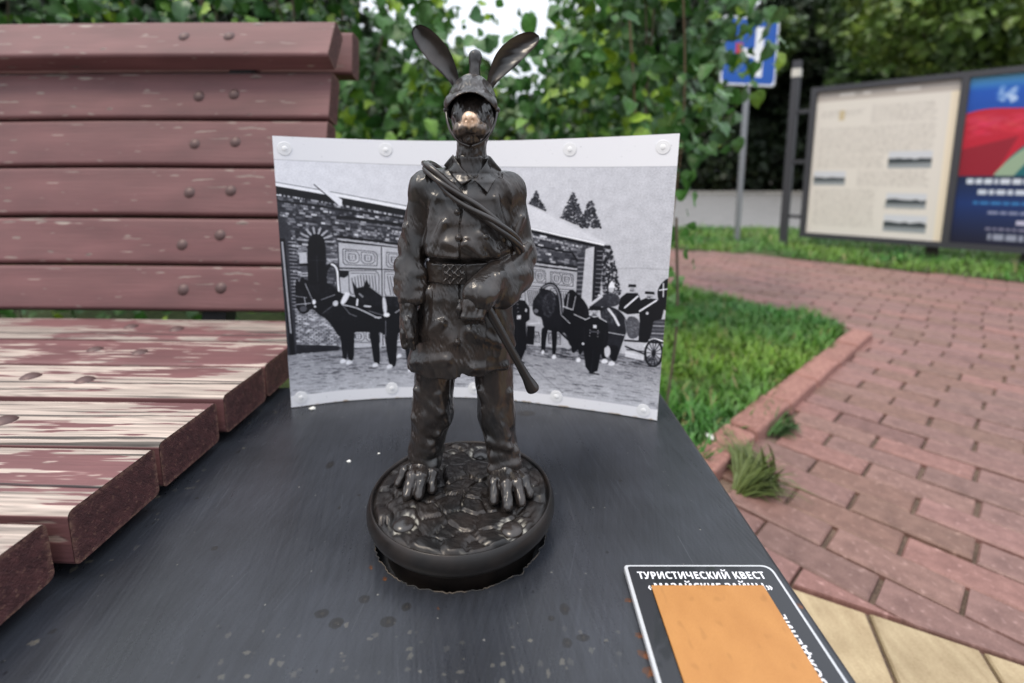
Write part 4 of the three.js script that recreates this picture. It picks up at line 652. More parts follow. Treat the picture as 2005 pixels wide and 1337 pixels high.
const c21 = [[[-44, 96, -10], [-20, 74, -6], 3], [[-46, 66, -12], [-24, 52, -7], 3], [[-22, 92, -8], [-16, 60, -12], 3], [[-47, 46, -14], [-30, 42, -7], 3]]; const c22 = [[[18, 96, -8], [44, 50, -6], 3.2], [[22, 78, -7], [38, 44, -4], 3], [[46, 92, -12], [48, 60, -12], 3], [[26, 46, -5], [46, 40, -3], 3]]; const c23 = [-26, 136, -24]; const c24 = [-31, 66, -24]; const c25 = [-31, 66, -24]; const c26 = [-38, 26, -22]; const c27 = [-48, 23, -16]; const c28 = [-30, 18, -9]; const c29 = [-50, 30, -20]; const c30 = [-30, 34, -8]; const c31 = [-28, 18, -14]; const c32 = [-26, 24, -30]; const c33 = [29, 136, -24]; const c34 = [33, 64, -22]; const c35 = [33, 64, -22]; const c36 = [40, 24, -16]; const c37 = [30, 17, -4]; const c38 = [50, 22, -6]; const c39 = [29, 30, -6]; const c40 = [52, 33, -10]; const c41 = [52, 20, -8]; const c42 = [53, 22, -24];
function legs(x, y, z) {
  let a = smin(cap(x, y, z, c23, c24, 20, 19.5), cap(x, y, z, c25, c26, 19.2, 16), 8);
  a = smin(a, cap(x, y, z, c27, c28, 6, 6), 6); a = smin(a, cap(x, y, z, c29, c30, 5, 5), 6); a = smin(a, cap(x, y, z, c31, c32, 6, 6), 5);
  for (const [p, q, r] of c21) a = smin(a, cap(x, y, z, p, q, r, r), 5);
  let b = smin(cap(x, y, z, c33, c34, 20.5, 17), cap(x, y, z, c35, c36, 17, 15), 8);
  b = smin(b, cap(x, y, z, c37, c38, 5.5, 5.5), 6); b = smin(b, cap(x, y, z, c39, c40, 4.5, 4), 5); b = smin(b, cap(x, y, z, c41, c42, 5, 5), 5);
  for (const [p, q, r] of c22) b = smin(b, cap(x, y, z, p, q, r, r), 5);
  let d = smin(a, b, 3);
  if (d < 6 && d > -6) d -= 1.3 * ns(x / 10, y / 24, z / 10) + 0.5 * ns(x / 5, y / 12, z / 5) + 0.9 * hatch(x, y, z);
  d = smax(d, 11 + 3 * ns(x / 8, z / 8, 4) - y, 2);
  return smax(d, y - 150, 2);
}
cast('trousers', netMesh(legs, [-62, 4, -54], [66, 154, 6], 1.15), statue);

// body: head with neck, hands, bare feet with long toes, one skin
const toes = [
  [[-48, 13, -16], [-57, 12, -9], [-62, 3.5, -3], 4.6], [[-43, 14, -12], [-47, 15, 4], [-50, 3.5, 16], 5.0], [[-37, 14, -12], [-38, 15, 3], [-39, 3.5, 15], 5.0], [[-31, 13, -14], [-29, 14, -4], [-28, 3.5, 6], 4.8],
  [[33, 14, -4], [32, 14, 10], [32, 3.5, 22], 5.0], [[39, 14, -3], [43, 15, 17], [45, 3.5, 31], 5.2], [[45, 14, -5], [53, 14, 12], [57, 3.5, 25], 5.0], [[50, 13, -8], [60, 12, 4], [65, 3.5, 13], 4.6],
];
const c43 = [-39, 9, -30]; const c44 = [-40, 11, -10]; const c45 = [-38, 24, -23]; const c46 = [-39, 14, -18]; const c47 = [40, 9, -24]; const c48 = [42, 11, -2]; const c49 = [40, 24, -16]; const c50 = [41, 14, -10];
function feet(x, y, z) {
  let d = smin(cap(x, y, z, c43, c44, 11, 10), cap(x, y, z, c45, c46, 11, 12), 6);
  d = Math.min(d, smin(cap(x, y, z, c47, c48, 11, 10), cap(x, y, z, c49, c50, 11, 12), 6));
  for (const [a, b, c, r] of toes) { let t = smin(cap(x, y, z, a, b, r * 1.02, r * 1.1), cap(x, y, z, b, c, r * 1.08, r * 0.95), 2); t = smin(t, cap(x, y, z, [c[0], c[1], c[2] - 1], [c[0] + (c[0] - b[0]) * 0.08, 2.6, c[2] + 2.6], 3.6, 2.4), 1.5); d = smin(d, t, 2.2); }
  if (d < 4) d -= 0.55 * ns(x / 2.2, y / 5, z / 5) + 0.5 * ns(x / 6, y / 6, z / 6);
  return smax(d, -1.2 - y, 1);
}
const c51 = [-47, 190, -17]; const c52 = [-46, 172, -15]; const c53 = [-45.5, 160, -14]; const c54 = [8.6, 13, 11]; const c55 = [-45, 169, -6]; const c56 = [-42, 156, -1.5]; const c57 = [-42, 156, -1.5]; const c58 = [-40.5, 145, -3.5]; const c59 = [30, 200, 14]; const c60 = [17, 195, 27]; const c61 = [13.5, 191, 30]; const c62 = [8.5, 8.5, 7.5]; const c63 = [9, 194, 25]; const c64 = [4, 187, 27]; const c65 = [4, 187, 27]; const c66 = [3, 179, 25];
function hands(x, y, z) {
  // right paw hanging in a loose fist
  const x0 = x, z0 = z; x += 1; z -= 12;
  let d = cap(x, y, z, c51, c52, 7.6, 8); d = smin(d, ell(x, y, z, c53, c54), 6);
  for (let k = 0; k < 4; k++) { const zz = -22 + k * 5.2, yk = 149 + (k === 0 ? 2 : k === 3 ? 1.5 : 0); let f = smin(cap(x, y, z, [-49, 158, zz], [-48, yk - 4, zz], 4, 3.7), cap(x, y, z, [-48, yk - 4, zz], [-40.5, yk - 1.5, zz + 0.6], 3.6, 3.2), 1.4); f = smin(f, cap(x, y, z, [-40.5, yk - 1.5, zz + 0.6], [-40, yk + 5, zz + 0.8], 3.1, 2.6), 1.2); d = smin(d, f, 1.4); }
  d = smin(d, smin(cap(x, y, z, c55, c56, 4.2, 3.8), cap(x, y, z, c57, c58, 3.7, 2.8), 1.5), 2);
  // left paw coming out of the cuff, closed on the handle
  x = x0; z = z0;
  let e = cap(x, y, z, c59, c60, 8, 8); e = smin(e, ell(x, y, z, c61, c62), 4);
  for (let k = 0; k < 4; k++) { const q = 9 + k * 4.4; let f = smin(cap(x, y, z, [q + 2, 190, 33], [q - 0.5, 182, 35.5], 3.5, 3.2), cap(x, y, z, [q - 0.5, 182, 35.5], [q + 0.6, 176, 30.5], 3.1, 2.6), 1.4); e = smin(e, f, 1.1); }
  e = smin(e, smin(cap(x, y, z, c63, c64, 3.6, 3.2), cap(x, y, z, c65, c66, 3.1, 2.5), 1.4), 1.6);
  d = Math.min(d, e);
  if (d < 4) d -= 0.5 * ns(x / 2, y / 4.5, z / 3) + 0.4 * ns(x / 5, y / 5, z / 5);
  return d;
}
const c67 = [10.5, 300, -24]; const c68 = [12, 332, -20]; const c69 = [13, 352, -19]; const c70 = [19.5, 23, 20.5]; const c71 = [13, 348, -4]; const c72 = [13, 341, 8]; const c73 = [5, 338.5, 5]; const c74 = [7.5, 7, 8]; const c75 = [21, 338.5, 5]; const c76 = [7.5, 7, 8]; const c77 = [13, 347.5, 12.5]; const c78 = [6.4, 5.4, 5.8]; const c79 = [13, 330, 1]; const c80 = [8.5, 5.5, 8.5]; const c81 = [13, 343, 17]; const c82 = [13, 334, 15]; const c83 = [3, 333.4, 12.6]; const c84 = [23, 333.4, 12.6]; const c85 = [4.8, 3.6, 4.5]; const c86 = [3.6, 3, 3.6]; const c87 = [1.1, 0.9, 1.6];
function head(x, y, z) {
  let d = smin(cap(x, y, z, c67, c68, 15.5, 13), ell(x, y, z, c69, c70), 8);
  d = smin(d, cap(x, y, z, c71, c72, 10.5, 8), 6);                                    // muzzle
  d = smin(d, Math.min(ell(x, y, z, c73, c74), ell(x, y, z, c75, c76)), 2.2);    // whisker pads
  d = smin(d, ell(x, y, z, c77, c78), 2.4);                                      // nose
  d = smin(d, ell(x, y, z, c79, c80), 3);                                           // chin
  d = smax(d, -cap(x, y, z, c81, c82, 0.8, 0.7), 1.2); d = smax(d, -cap(x, y, z, c83, c84, 0.9, 0.9), 1.4);
  for (const s of [-1, 1]) { const ex = 13 + s * 13.4; d = smin(d, ell(x, y, z, [ex - s * 0.2, 352.5, -6.5], c86), 1.2); d = smax(d, -ell(x, y, z, [13 + s * 2.6, 345.4, 17.4], c87), 0.6); }
  if (d < 4) d -= 0.55 * ns(x / 1.6, y / 5, z / 4) + 0.45 * ns(x / 6, y / 8, z / 6);
  return d;
}
{
  const skin = netMesh(head, [-12, 292, -46], [38, 380, 24], 0.9, (x, y, z) => {
    const c = patina(x, y, z), w = sstep(9.5, 5, Math.hypot((x - 13) / 1.15, (y - 347.5) / 1, (z - 14) / 1.5) + 1.6 * ns(x / 2.5, y / 2.5, z / 2.5)), q = 0.14 * Math.max(sstep(9, 3, Math.hypot(x - 5, y - 341, z - 10)), sstep(9, 3, Math.hypot(x - 21, y - 341, z - 10))) * (0.7 + ns(x / 2, y / 3, z / 2));
    const k = clamp(Math.max(w, q)); return [mix(c[0], 0.80, k), mix(c[1], 0.56, k), mix(c[2], 0.40, k)];      // patina rubbed off the nose
  });
  part('head', mm(skin), bronze, statue);
  part('foot', mm(netMesh(feet, [-72, -3, -46], [-8, 40, 30], 0.95, patina)), bronze, statue); part('foot', mm(netMesh(feet, [8, -3, -40], [74, 40, 42], 0.95, patina)), bronze, statue);
  part('hand', mm(netMesh(hands, [-62, 138, -18], [-32, 202, 22], 0.85, patina)), bronze, statue); part('hand', mm(netMesh(hands, [-4, 168, 2], [42, 212, 44], 0.85, patina)), bronze, statue);
}
// ears: cupped blades
function ear(spine, wMax, faceSign) {
  const cv = new THREE.CatmullRomCurve3(spine.map((p) => new THREE.Vector3(...p))), N = 26, M = 8, pos = [], idx = [], f = new THREE.Vector3(0, 0, 1);
  const wid = (t) => wMax * (0.30 + 0.70 * sstep(0.05, 0.6, t)) * Math.sqrt(clamp(1 - Math.pow(t, 5.0), 0.004));
  for (const side of [1, -1]) for (let i = 0; i <= N; i++) for (let j = 0; j <= M; j++) {
    const t = i / N, c = cv.getPoint(t), tg = cv.getTangent(t), b = new THREE.Vector3().crossVectors(f, tg).normalize(), s = j / M * 2 - 1, w = wid(t), th = 2.1 * Math.sqrt(1 - 0.94 * s * s) + 0.35, cup = (s * s) * w * 0.40;
    const n = 0.8 * ns(c.x / 5 + s * 2, c.y / 9, side) + 0.35 * ns(c.x / 2 + s * 6, c.y / 4, side), o = side > 0 ? -0.4 + cup + th * 0.35 * (1 - 1.6 * (1 - s * s)) : cup - th * 1.3;
    pos.push(c.x + b.x * s * w, c.y + b.y * s * w, c.z + o + n);
  }
  const S = (N + 1) * (M + 1);
  for (const side of [0, 1]) for (let i = 0; i < N; i++) for (let j = 0; j < M; j++) { const a = side * S + i * (M + 1) + j, b = a + M + 1; side ? idx.push(a, a + 1, b, b, a + 1, b + 1) : idx.push(a, b, a + 1, b, b + 1, a + 1); }
  const link = (a, b) => idx.push(a, b, a + S, b, b + S, a + S);
  for (let i = 0; i < N; i++) { link(i * (M + 1), (i + 1) * (M + 1)); link((i + 1) * (M + 1) + M, i * (M + 1) + M); }
  for (let j = 0; j < M; j++) { link(j + 1, j); link(N * (M + 1) + j, N * (M + 1) + j + 1); }
  const g = new THREE.BufferGeometry(); g.setAttribute('position', new THREE.Float32BufferAttribute(pos, 3)); g.setIndex(idx); const q = mergeVertices(g, 0.01); q.computeVertexNormals(); return q;
}
cast('ear', ear([[1, 374, -24], [-5, 388, -25], [-16, 405, -25], [-28, 419, -24], [-38, 430, -22]], 10.8), statue);
cast('ear', ear([[26, 374, -24], [32, 387, -25], [43, 402, -25], [57, 414, -24], [72.5, 422, -22]], 10.8), statue);
// helmet with visor, comb and chin strap
{
  const shell = (x, y, z) => {
    const o = ell(x, y, z, [13, 359, -18], [22.5, 30, 27]), vis = ell(x, y, z, [13, 360, -6], [25, 15, 22]);
    let d = smin(o, smax(vis, -(z - 0), 2), 3), i = smin(ell(x, y, z, [13, 357.5, -18], [20.2, 27.6, 24.6]), ell(x, y, z, [13, 357, -6], [23, 15.6, 20.4]), 3);
    const q = (x - 13) / 24, front = sstep(-22, -2, z), cut = 350 + front * (17.5 * (1 - q * q) + 1);
    d = smax(d, -i, 0.8); d = smax(d, cut - y, 1.0);
    if (d < 3) d -= 0.35 * ns(x / 2.2, y / 6, z / 3) + 0.3 * ns(x / 6, y / 6, z / 6);
    return d;
  };
  const hg = netMesh(shell, [-16, 344, -50], [42, 394, 22], 0.8, (x, y, z) => { const c = patina(x, y, z), k = 0.75 * sstep(0.15, 0.5, ns(x / 7, y / 7, z / 7) + 0.35) * sstep(6, -2, z) * sstep(385, 390, y); return [mix(c[0], 0.5, k), mix(c[1], 0.36, k), mix(c[2], 0.22, k)]; });
  const helmet = part('helmet', mm(hg), bronze, statue);
  const comb = (x, y, z) => { let d = smin(cap(x, y, z, [15, 380, -12], [16.3, 404, -16], 4.6, 4.9), cap(x, y, z, [16.3, 403, -16], [14.5, 386, -42], 4.8, 3.4), 4); d = smin(d, cap(x, y, z, [15, 384, -18], [14.5, 384, -36], 5, 4), 6); if (d < 3) d -= 0.35 * ns(x / 3, y / 5, z / 4); return d; };
  part('comb', mm(netMesh(comb, [6, 374, -50], [26, 414, -4], 0.8, patina)), bronze, helmet);
  for (const s of [-1, 1]) {
    const k = new THREE.CatmullRomCurve3([[13 + s * 22.5, 356, -10], [13 + s * 21, 348, -5], [13 + s * 17, 337, 0], [13 + s * 9, 328, 4], [13 + s * 1, 324.5, 6]].map((p) => new THREE.Vector3(...p)));
    cast('chin_strap', new THREE.TubeGeometry(k, 24, 1.35, 8, false), helmet);
  }
  for (const s of [-1, 1]) { const g = new THREE.SphereGeometry(2.6, 14, 10); g.translate(13 + s * 22.6, 357, -10); cast('strap_boss', g, helmet); }
}
// collar flaps, buttons, belt, buckle
function flap(pts, lift) {
  const n = pts.length, sd = (x, y, z) => {
    let d = 1e9, ins = false;
    for (let i = 0, j = n - 1; i < n; j = i++) { const ex = pts[j][0] - pts[i][0], ey = pts[j][1] - pts[i][1], wx = x - pts[i][0], wy = y - pts[i][1], t = clamp((wx * ex + wy * ey) / (ex * ex + ey * ey)); d = Math.min(d, (wx - t * ex) ** 2 + (wy - t * ey) ** 2); if ((pts[i][1] > y) !== (pts[j][1] > y) && x < ex * (y - pts[i][1]) / ey + pts[i][0]) ins = !ins; }
    d = Math.sqrt(d) * (ins ? -1 : 1); const zs = coatFront(x, Math.min(y, 311), 0) + lift + 1.2 * sstep(300, 286, y);
    return smax(d, Math.abs(z - zs) * 0.75 - 1.5, 1.2) - 0.25 * ns(x / 3, y / 7, z / 4);
  };
  return netMesh(sd, [-18, 280, -26], [44, 324, 14], 0.75);
}
cast('collar_flap', flap([[-5, 319], [-14, 309], [4, 291], [13.5, 296.5], [8, 302], [0, 312]], 2.6), statue);
cast('collar_flap', flap([[28, 318], [39, 305], [27, 284.5], [15, 295.5], [19, 303], [25, 311]], 2.8), statue);
for (const [x, y] of [[0.5, 268], [1.5, 246], [25, 246], [-1, 151], [2, 187]]) {
  const g = new THREE.LatheGeometry([[0, 2.6], [1.2, 2.5], [2.0, 1.9], [2.2, 1.6], [2.6, 2.0], [3.0, 1.4], [3.1, -1.5]].map((q) => new THREE.Vector2(...q)), 18).rotateX(Math.PI / 2); g.translate(x, y, coatFront(x, y) + 0.6); cast('button', g, statue);
}
const beltSdf = (x, y, z) => { let d = smax(column(x, 213, z, 2.6), Math.abs(y - 212.5 - 0.04 * (x - 8)) - 9.2, 1.6); if (d < 3) d -= 0.3 * ns(x / 4, y / 4, z / 4) + 0.3 * ns(x / 14, y / 5, z / 14); return smax(d, -column(x, 213, z, -4), 1); };
const belt = cast('belt', netMesh(beltSdf, [-36, 200, -54], [52, 226, 10], 0.9), statue);
{
  const z0 = 5.6, g = new RoundedBoxGeometry(21.5, 18.8, 4, 3, 1.0); g.translate(-3, 212.5, z0 - 0.6); const buckle = cast('buckle', g, belt);
  for (let q = 0; q < 5; q++) { const pts = []; for (let i = 0; i <= 40; i++) { const t = i / 40, y = (q - 2) * 3.1; pts.push(new THREE.Vector3(-3 - 9 + 18 * t, 212.5 + y + 2.1 * Math.sin(t * 15.7 + q * 3.1416), z0 + 1.5 + 0.7 * Math.cos(t * 15.7 + q * 1.57))); } cast('knot_relief', new THREE.TubeGeometry(new THREE.CatmullRomCurve3(pts), 60, 0.95, 6), buckle); }
}
// coiled hose slung over the shoulder: three strands
{
  const path = new THREE.CatmullRomCurve3([[-30, 309, -22], [-26, 307, -7], [-13, 295, 4], [2, 281.5, 8.5], [18, 270, 12], [34, 259, 12], [47, 247, 7], [55, 235, -3], [54, 228, -20], [46, 238, -46], [22, 262, -58], [-6, 288, -54], [-24, 305, -40]].map((p) => new THREE.Vector3(...p)), true);
  for (let s = 0; s < 3; s++) {
    const pts = []; for (let i = 0; i < 120; i++) { const t = i / 120, c = path.getPointAt(t), tg = path.getTangentAt(t), out = new THREE.Vector3(c.x - 10, 0, c.z + 24).normalize(), b = new THREE.Vector3().crossVectors(tg, out).normalize(), a = s * 2.094 + t * 12.6 + 0.8 * ns(t * 9, s * 5), r = 2.7 + 1.5 * ns(t * 7, s * 3.3, 4); pts.push(c.addScaledVector(b, Math.cos(a) * r * 1.25).addScaledVector(out, Math.sin(a) * r * 0.62 + 0.6)); }
    cast('hose_strand', new THREE.TubeGeometry(new THREE.CatmullRomCurve3(pts, true), 300, 2.75, 9, true), statue);
  }
}
// axe handle hanging from the hand
{
  const a = new THREE.Vector3(24, 194, 27), b = new THREE.Vector3(68, 107, 14), L = a.distanceTo(b);
  const g = new THREE.LatheGeometry([[0, 0], [4.4, 0], [4.5, 12], [3.9, L * 0.45], [4.0, L * 0.72], [4.7, L - 14], [6.2, L - 6], [6.7, L - 2], [6.2, L], [0, L + 0.6]].map((q) => new THREE.Vector2(...q)), 20), p = g.attributes.position;
  for (let i = 0; i < p.count; i++) { const k = 1 + 0.05 * ns(p.getX(i) / 3, p.getY(i) / 14, p.getZ(i) / 3); p.setX(i, p.getX(i) * k * 0.9); p.setZ(i, p.getZ(i) * k); }
  g.computeVertexNormals(); g.applyQuaternion(new THREE.Quaternion().setFromUnitVectors(new THREE.Vector3(0, 1, 0), b.clone().sub(a).normalize())); g.translate(a.x, a.y, a.z); cast('axe_handle', g, statue);
}
// base: turned rim, cobbled top, three bolts
{
  const cob = []; for (let k = 0; k < 46; k++) { let best = null; for (let t = 0; t < 12; t++) { const r = 82 * Math.sqrt(rnd()), a = rr(0, 6.283), p = [Math.cos(a) * r, Math.sin(a) * r], d = Math.min(...cob.map((q) => Math.hypot(q[0] - p[0], q[1] - p[1])), 99); if (!best || d > best.d) best = { p, d }; } cob.push([...best.p, rr(-1.4, 1.6), rr(-0.05, 0.05), rr(-0.05, 0.05)]); }
  const bolts = [[-44, 45], [46, 51], [14, -58]];
  const cobble = (x, z) => {
    const wx = x + 3 * ns(x / 11, z / 11, 1), wz = z + 3 * ns(x / 11, z / 11, 6); let d1 = 1e9, d2 = 1e9, c = null;
    for (const q of cob) { const d = Math.hypot(wx - q[0], (wz - q[1]) * 1.15); if (d < d1) { d2 = d1; d1 = d; c = q; } else if (d < d2) d2 = d; }
    const gap = d2 - d1, h = 2.6 * sstep(0.2, 4.2, gap) + c[2] + c[3] * (wx - c[0]) + c[4] * (wz - c[1]) + 0.9 * fbm(x / 6, z / 6, 3) + 0.5 * ns(x / 2, z / 2, 4) - 3.4;
    return [h, gap];
  };
  const R = 79.4, pos = [], col = [], idx = [], rad = 52, n = 150;
  for (let i = 0; i <= rad; i++) for (let j = 0; j <= n; j++) {
    const r = R * Math.pow(i / rad, 0.8), a = j / n * Math.PI * 2, x = Math.cos(a) * r, z = Math.sin(a) * r, [h, gap] = cobble(x, z), e = sstep(R, R - 4, r);
    let bz = 99; for (const b of bolts) bz = Math.min(bz, Math.hypot(x - b[0], z - b[1]));
    const flat = sstep(10, 14, bz); pos.push(x, mix(-4.2, h, e) * mix(0.4, 1, flat) - (1 - flat) * 1.6, z);
    const lime = Math.max(sstep(0.55, 0.8, clamp(1 - gap / 1.6) * (0.45 + fbm(x / 16, z / 16, 8))), sstep(0.08, 0.3, ns(x / 3.4, z / 3.4, 9) + 0.1) * sstep(13, 11.2, bz) * sstep(8.4, 9.4, bz) * sstep(-0.35, 0.25, ns(x / 9, z / 9, 12) + 0.2)) * clamp(0.75 + 0.5 * ns(x / 2.1, z / 2.1, 14));
    const c = patina(x, 0, z); col.push(mix(c[0] * 0.8, 0.5, lime), mix(c[1] * 0.8, 0.47, lime), mix(c[2] * 0.8, 0.40, lime));
  }
  for (let i = 0; i < rad; i++) for (let j = 0; j < n; j++) { const a = i * (n + 1) + j, b = a + n + 1; idx.push(a, a + 1, b, b, a + 1, b + 1); }
  const tg = new THREE.BufferGeometry(); tg.setAttribute('position', new THREE.Float32BufferAttribute(pos, 3)); tg.setAttribute('color', new THREE.Float32BufferAttribute(col, 3)); tg.setIndex(idx); tg.computeVertexNormals();
  const rim = new THREE.LatheGeometry([[78, -6], [79.4, -1.5], [80.4, 0], [81.4, -0.4], [83.2, -3.5], [84.6, -8], [84.9, -12], [84, -16], [81.6, -19], [79.4, -20.2], [78.6, -21], [78.6, -23], [76.8, -24.3], [73, -25.5], [70, -27], [69, -52]].map((q) => new THREE.Vector2(...q)), 120);
  const base = part('base', mm(paintAll(bare(rim))), new THREE.MeshPhysicalMaterial({ color: 0xffffff, vertexColors: true, metalness: 0.5, roughness: 0.36, clearcoat: 0.2, clearcoatRoughness: 0.35 }), statue);
  part('cobbles', mm(tg), new THREE.MeshPhysicalMaterial({ color: 0xffffff, vertexColors: true, metalness: 0.45, roughness: 0.4, clearcoat: 0.2, clearcoatRoughness: 0.3 }), base);
  base.scale.set(1.055, 1, 1.055);
  const bg = new THREE.LatheGeometry([[0, 3.6], [3, 3.3], [6.4, 2.2], [8.6, 0.4], [9.4, -1.2], [9.5, -5]].map((q) => new THREE.Vector2(...q)), 32);
  for (const [x, z] of bolts) { const g = bg.clone(); g.translate(x, -1.2, z); cast('bolt', g, base); }
}

// ---------------------------------------------------------------- foliage
function leafGeo(l, w, droop, kind = 0, twist = 0) {            // leaf in the xy plane, stalk at the origin, tip along +y, facing +z, folded along its midrib
  const rows = [[[-0.05, 0.26], [0.06, 0.42], [0.22, 0.5], [0.42, 0.46], [0.62, 0.33], [0.8, 0.18], [0.92, 0.07], [1, 0]], [[0, 0.05], [0.1, 0.26], [0.26, 0.45], [0.45, 0.5], [0.64, 0.4], [0.8, 0.25], [0.92, 0.1], [1, 0]]][kind], pos = [], uv = [], idx = [];
  rows.forEach(([t, h], r) => {
    const z = -droop * t * t * l, a = twist * t, wav = 0.05 * l * Math.sin(r * 2.1 + twist * 9), c = Math.cos(a), s = Math.sin(a);
    for (const q of [-1, -0.5, 0, 0.5, 1]) { const x = q * h * w, zz = Math.abs(q) * h * w * 0.42 - q * q * h * w * 0.22 + q * wav; pos.push(x * c + zz * s, (t < 0 && !q ? 0.03 : t) * l, z + zz * c - x * s); uv.push(0.5 + q * h, clamp(t)); }
  });
  for (let r = 0; r < rows.length - 1; r++) for (let q = 0; q < 4; q++) { const a = r * 5 + q; idx.push(a, a + 1, a + 5, a + 1, a + 6, a + 5); }
  const g = new THREE.BufferGeometry(); g.setAttribute('position', new THREE.Float32BufferAttribute(pos, 3)); g.setAttribute('uv', new THREE.Float32BufferAttribute(uv, 2)); g.setIndex(idx); g.computeVertexNormals(); return g;
}
const leafTex = dataTex(128, 128, (i, j, o) => {                // pale midrib and side veins, blotched blade
  const u = Math.abs(i / 127 - 0.5), v = j / 127, vein = Math.max(sstep(0.02, 0.006, u), 0.75 * sstep(0.10, 0.02, Math.abs(((v - u * 0.75) * 7 + 10) % 1 - 0.5)) * sstep(0.48, 0.1, u)), n = fbm(i / 26, j / 26, 61), f = ns(i / 4, j / 4, 62), k = 196 + n * 34 + f * 16 + vein * 46;
  o[0] = k + vein * 6; o[1] = k; o[2] = k - 6 + vein * 10;
});
const leafShapes = [leafGeo(0.064, 0.062, 0.35, 0, 0.3), leafGeo(0.054, 0.05, 0.1, 1, -0.4), leafGeo(0.07, 0.056, 0.6, 1, 0.5), leafGeo(0.058, 0.06, -0.2, 0, -0.2)];
const leafCols = [[0.038, 0.105, 0.03], [0.05, 0.14, 0.04], [0.10, 0.20, 0.03], [0.028, 0.085, 0.036], [0.19, 0.29, 0.03], [0.06, 0.135, 0.06]].map(([r, g, b]) => [r * 2.3, g * 2.4, b * 1.6]);
const leafMats = leafCols.map((c) => new THREE.MeshPhysicalMaterial({ color: lin(...c), map: leafTex, roughness: 0.46, specularIntensity: 0.9, transmission: 0.3, thickness: 0, side: THREE.DoubleSide }));
const leafWhite = new THREE.MeshPhysicalMaterial({ color: 0xffffff, map: leafTex, roughness: 0.48, specularIntensity: 0.8, transmission: 0.3, thickness: 0, side: THREE.DoubleSide });
const barkMat = std([0.10, 0.075, 0.055], 0.9), dryMat = std([0.17, 0.11, 0.07], 0.9);
function pickLeaf(p) { const t = ns(p.x * 2.6, p.y * 2.6, p.z * 2.6); const r = rnd() + t * 0.7; return r < 0.22 ? 3 : r < 0.48 ? 0 : r < 0.7 ? 1 : r < 0.84 ? 5 : r < 0.96 ? 2 : 4; }
function leafPose(p, out) {
  const e = new THREE.Euler(rr(-1.25, 0.6), Math.atan2(out.x, out.z) + rr(-1.3, 1.3), Math.PI + rr(-1.3, 1.3), 'YXZ');
  return [p, new THREE.Quaternion().setFromEuler(e), Math.pow(rnd(), 1.5) * 0.85 + 0.45];
}
// hedge: shrubs rooted behind the bench and panel; where the crown is thin the sky shows
const rndAt = (x, y, z) => { const v = Math.sin(x * 127.1 + y * 311.7 + z * 74.7) * 43758.5453; return v - Math.floor(v); };
const hedgeOpen = (x, y, z) => {                             // true where no leaves grow
  const n = 0.10 * ns(x * 5, y * 5, z * 5);
  const k = 1;                                               // gap between two crowns
  if (y > 0.74 + (0.50 + 0.9 * (Math.abs(x + 0.03) - 0.20) * (Math.abs(x + 0.03) > 0.20 ? 1 : 0) + n) * k && Math.abs(x + 0.03 + n) < 0.28 * k && rndAt(x, y, z) > 0.11) return true;
  if (Math.hypot((x - 0.0) / 0.06, (y - 1.07) / 0.055) < 1 + 4 * n || Math.hypot((x - 0.15) / 0.045, (y - 1.12) / 0.03) < 1 + 4 * n) return true;   // small breaks in the leaves
  if (x > 0.50 && y < 0.64 + (x - 0.5) * 0.72 + n) return true;
  if (x > 0.98 + 0.9 * n + (-1.72 - z) * 0.25 - 0.5 * Math.max(0, 1.15 - y)) return true;
  if (x > 0.84 && rndAt(x, y, z) > 0.5) return true;
  return false;
};
const shrubSpec = [[-2.45, 0.95, 'broad-leaved green shrub behind the far end of the bench'], [-1.55, 0.95, 'dense green shrub rising behind the bench back rest'], [-0.72, 0.8, 'leafy shrub behind the bench end and the panel corner'], [-0.02, 0.72, 'lower leafy shrub behind the statue head below the gap of sky'], [0.58, 0.72, 'dark climbing shrub above the photo panel overhanging the road sign']];
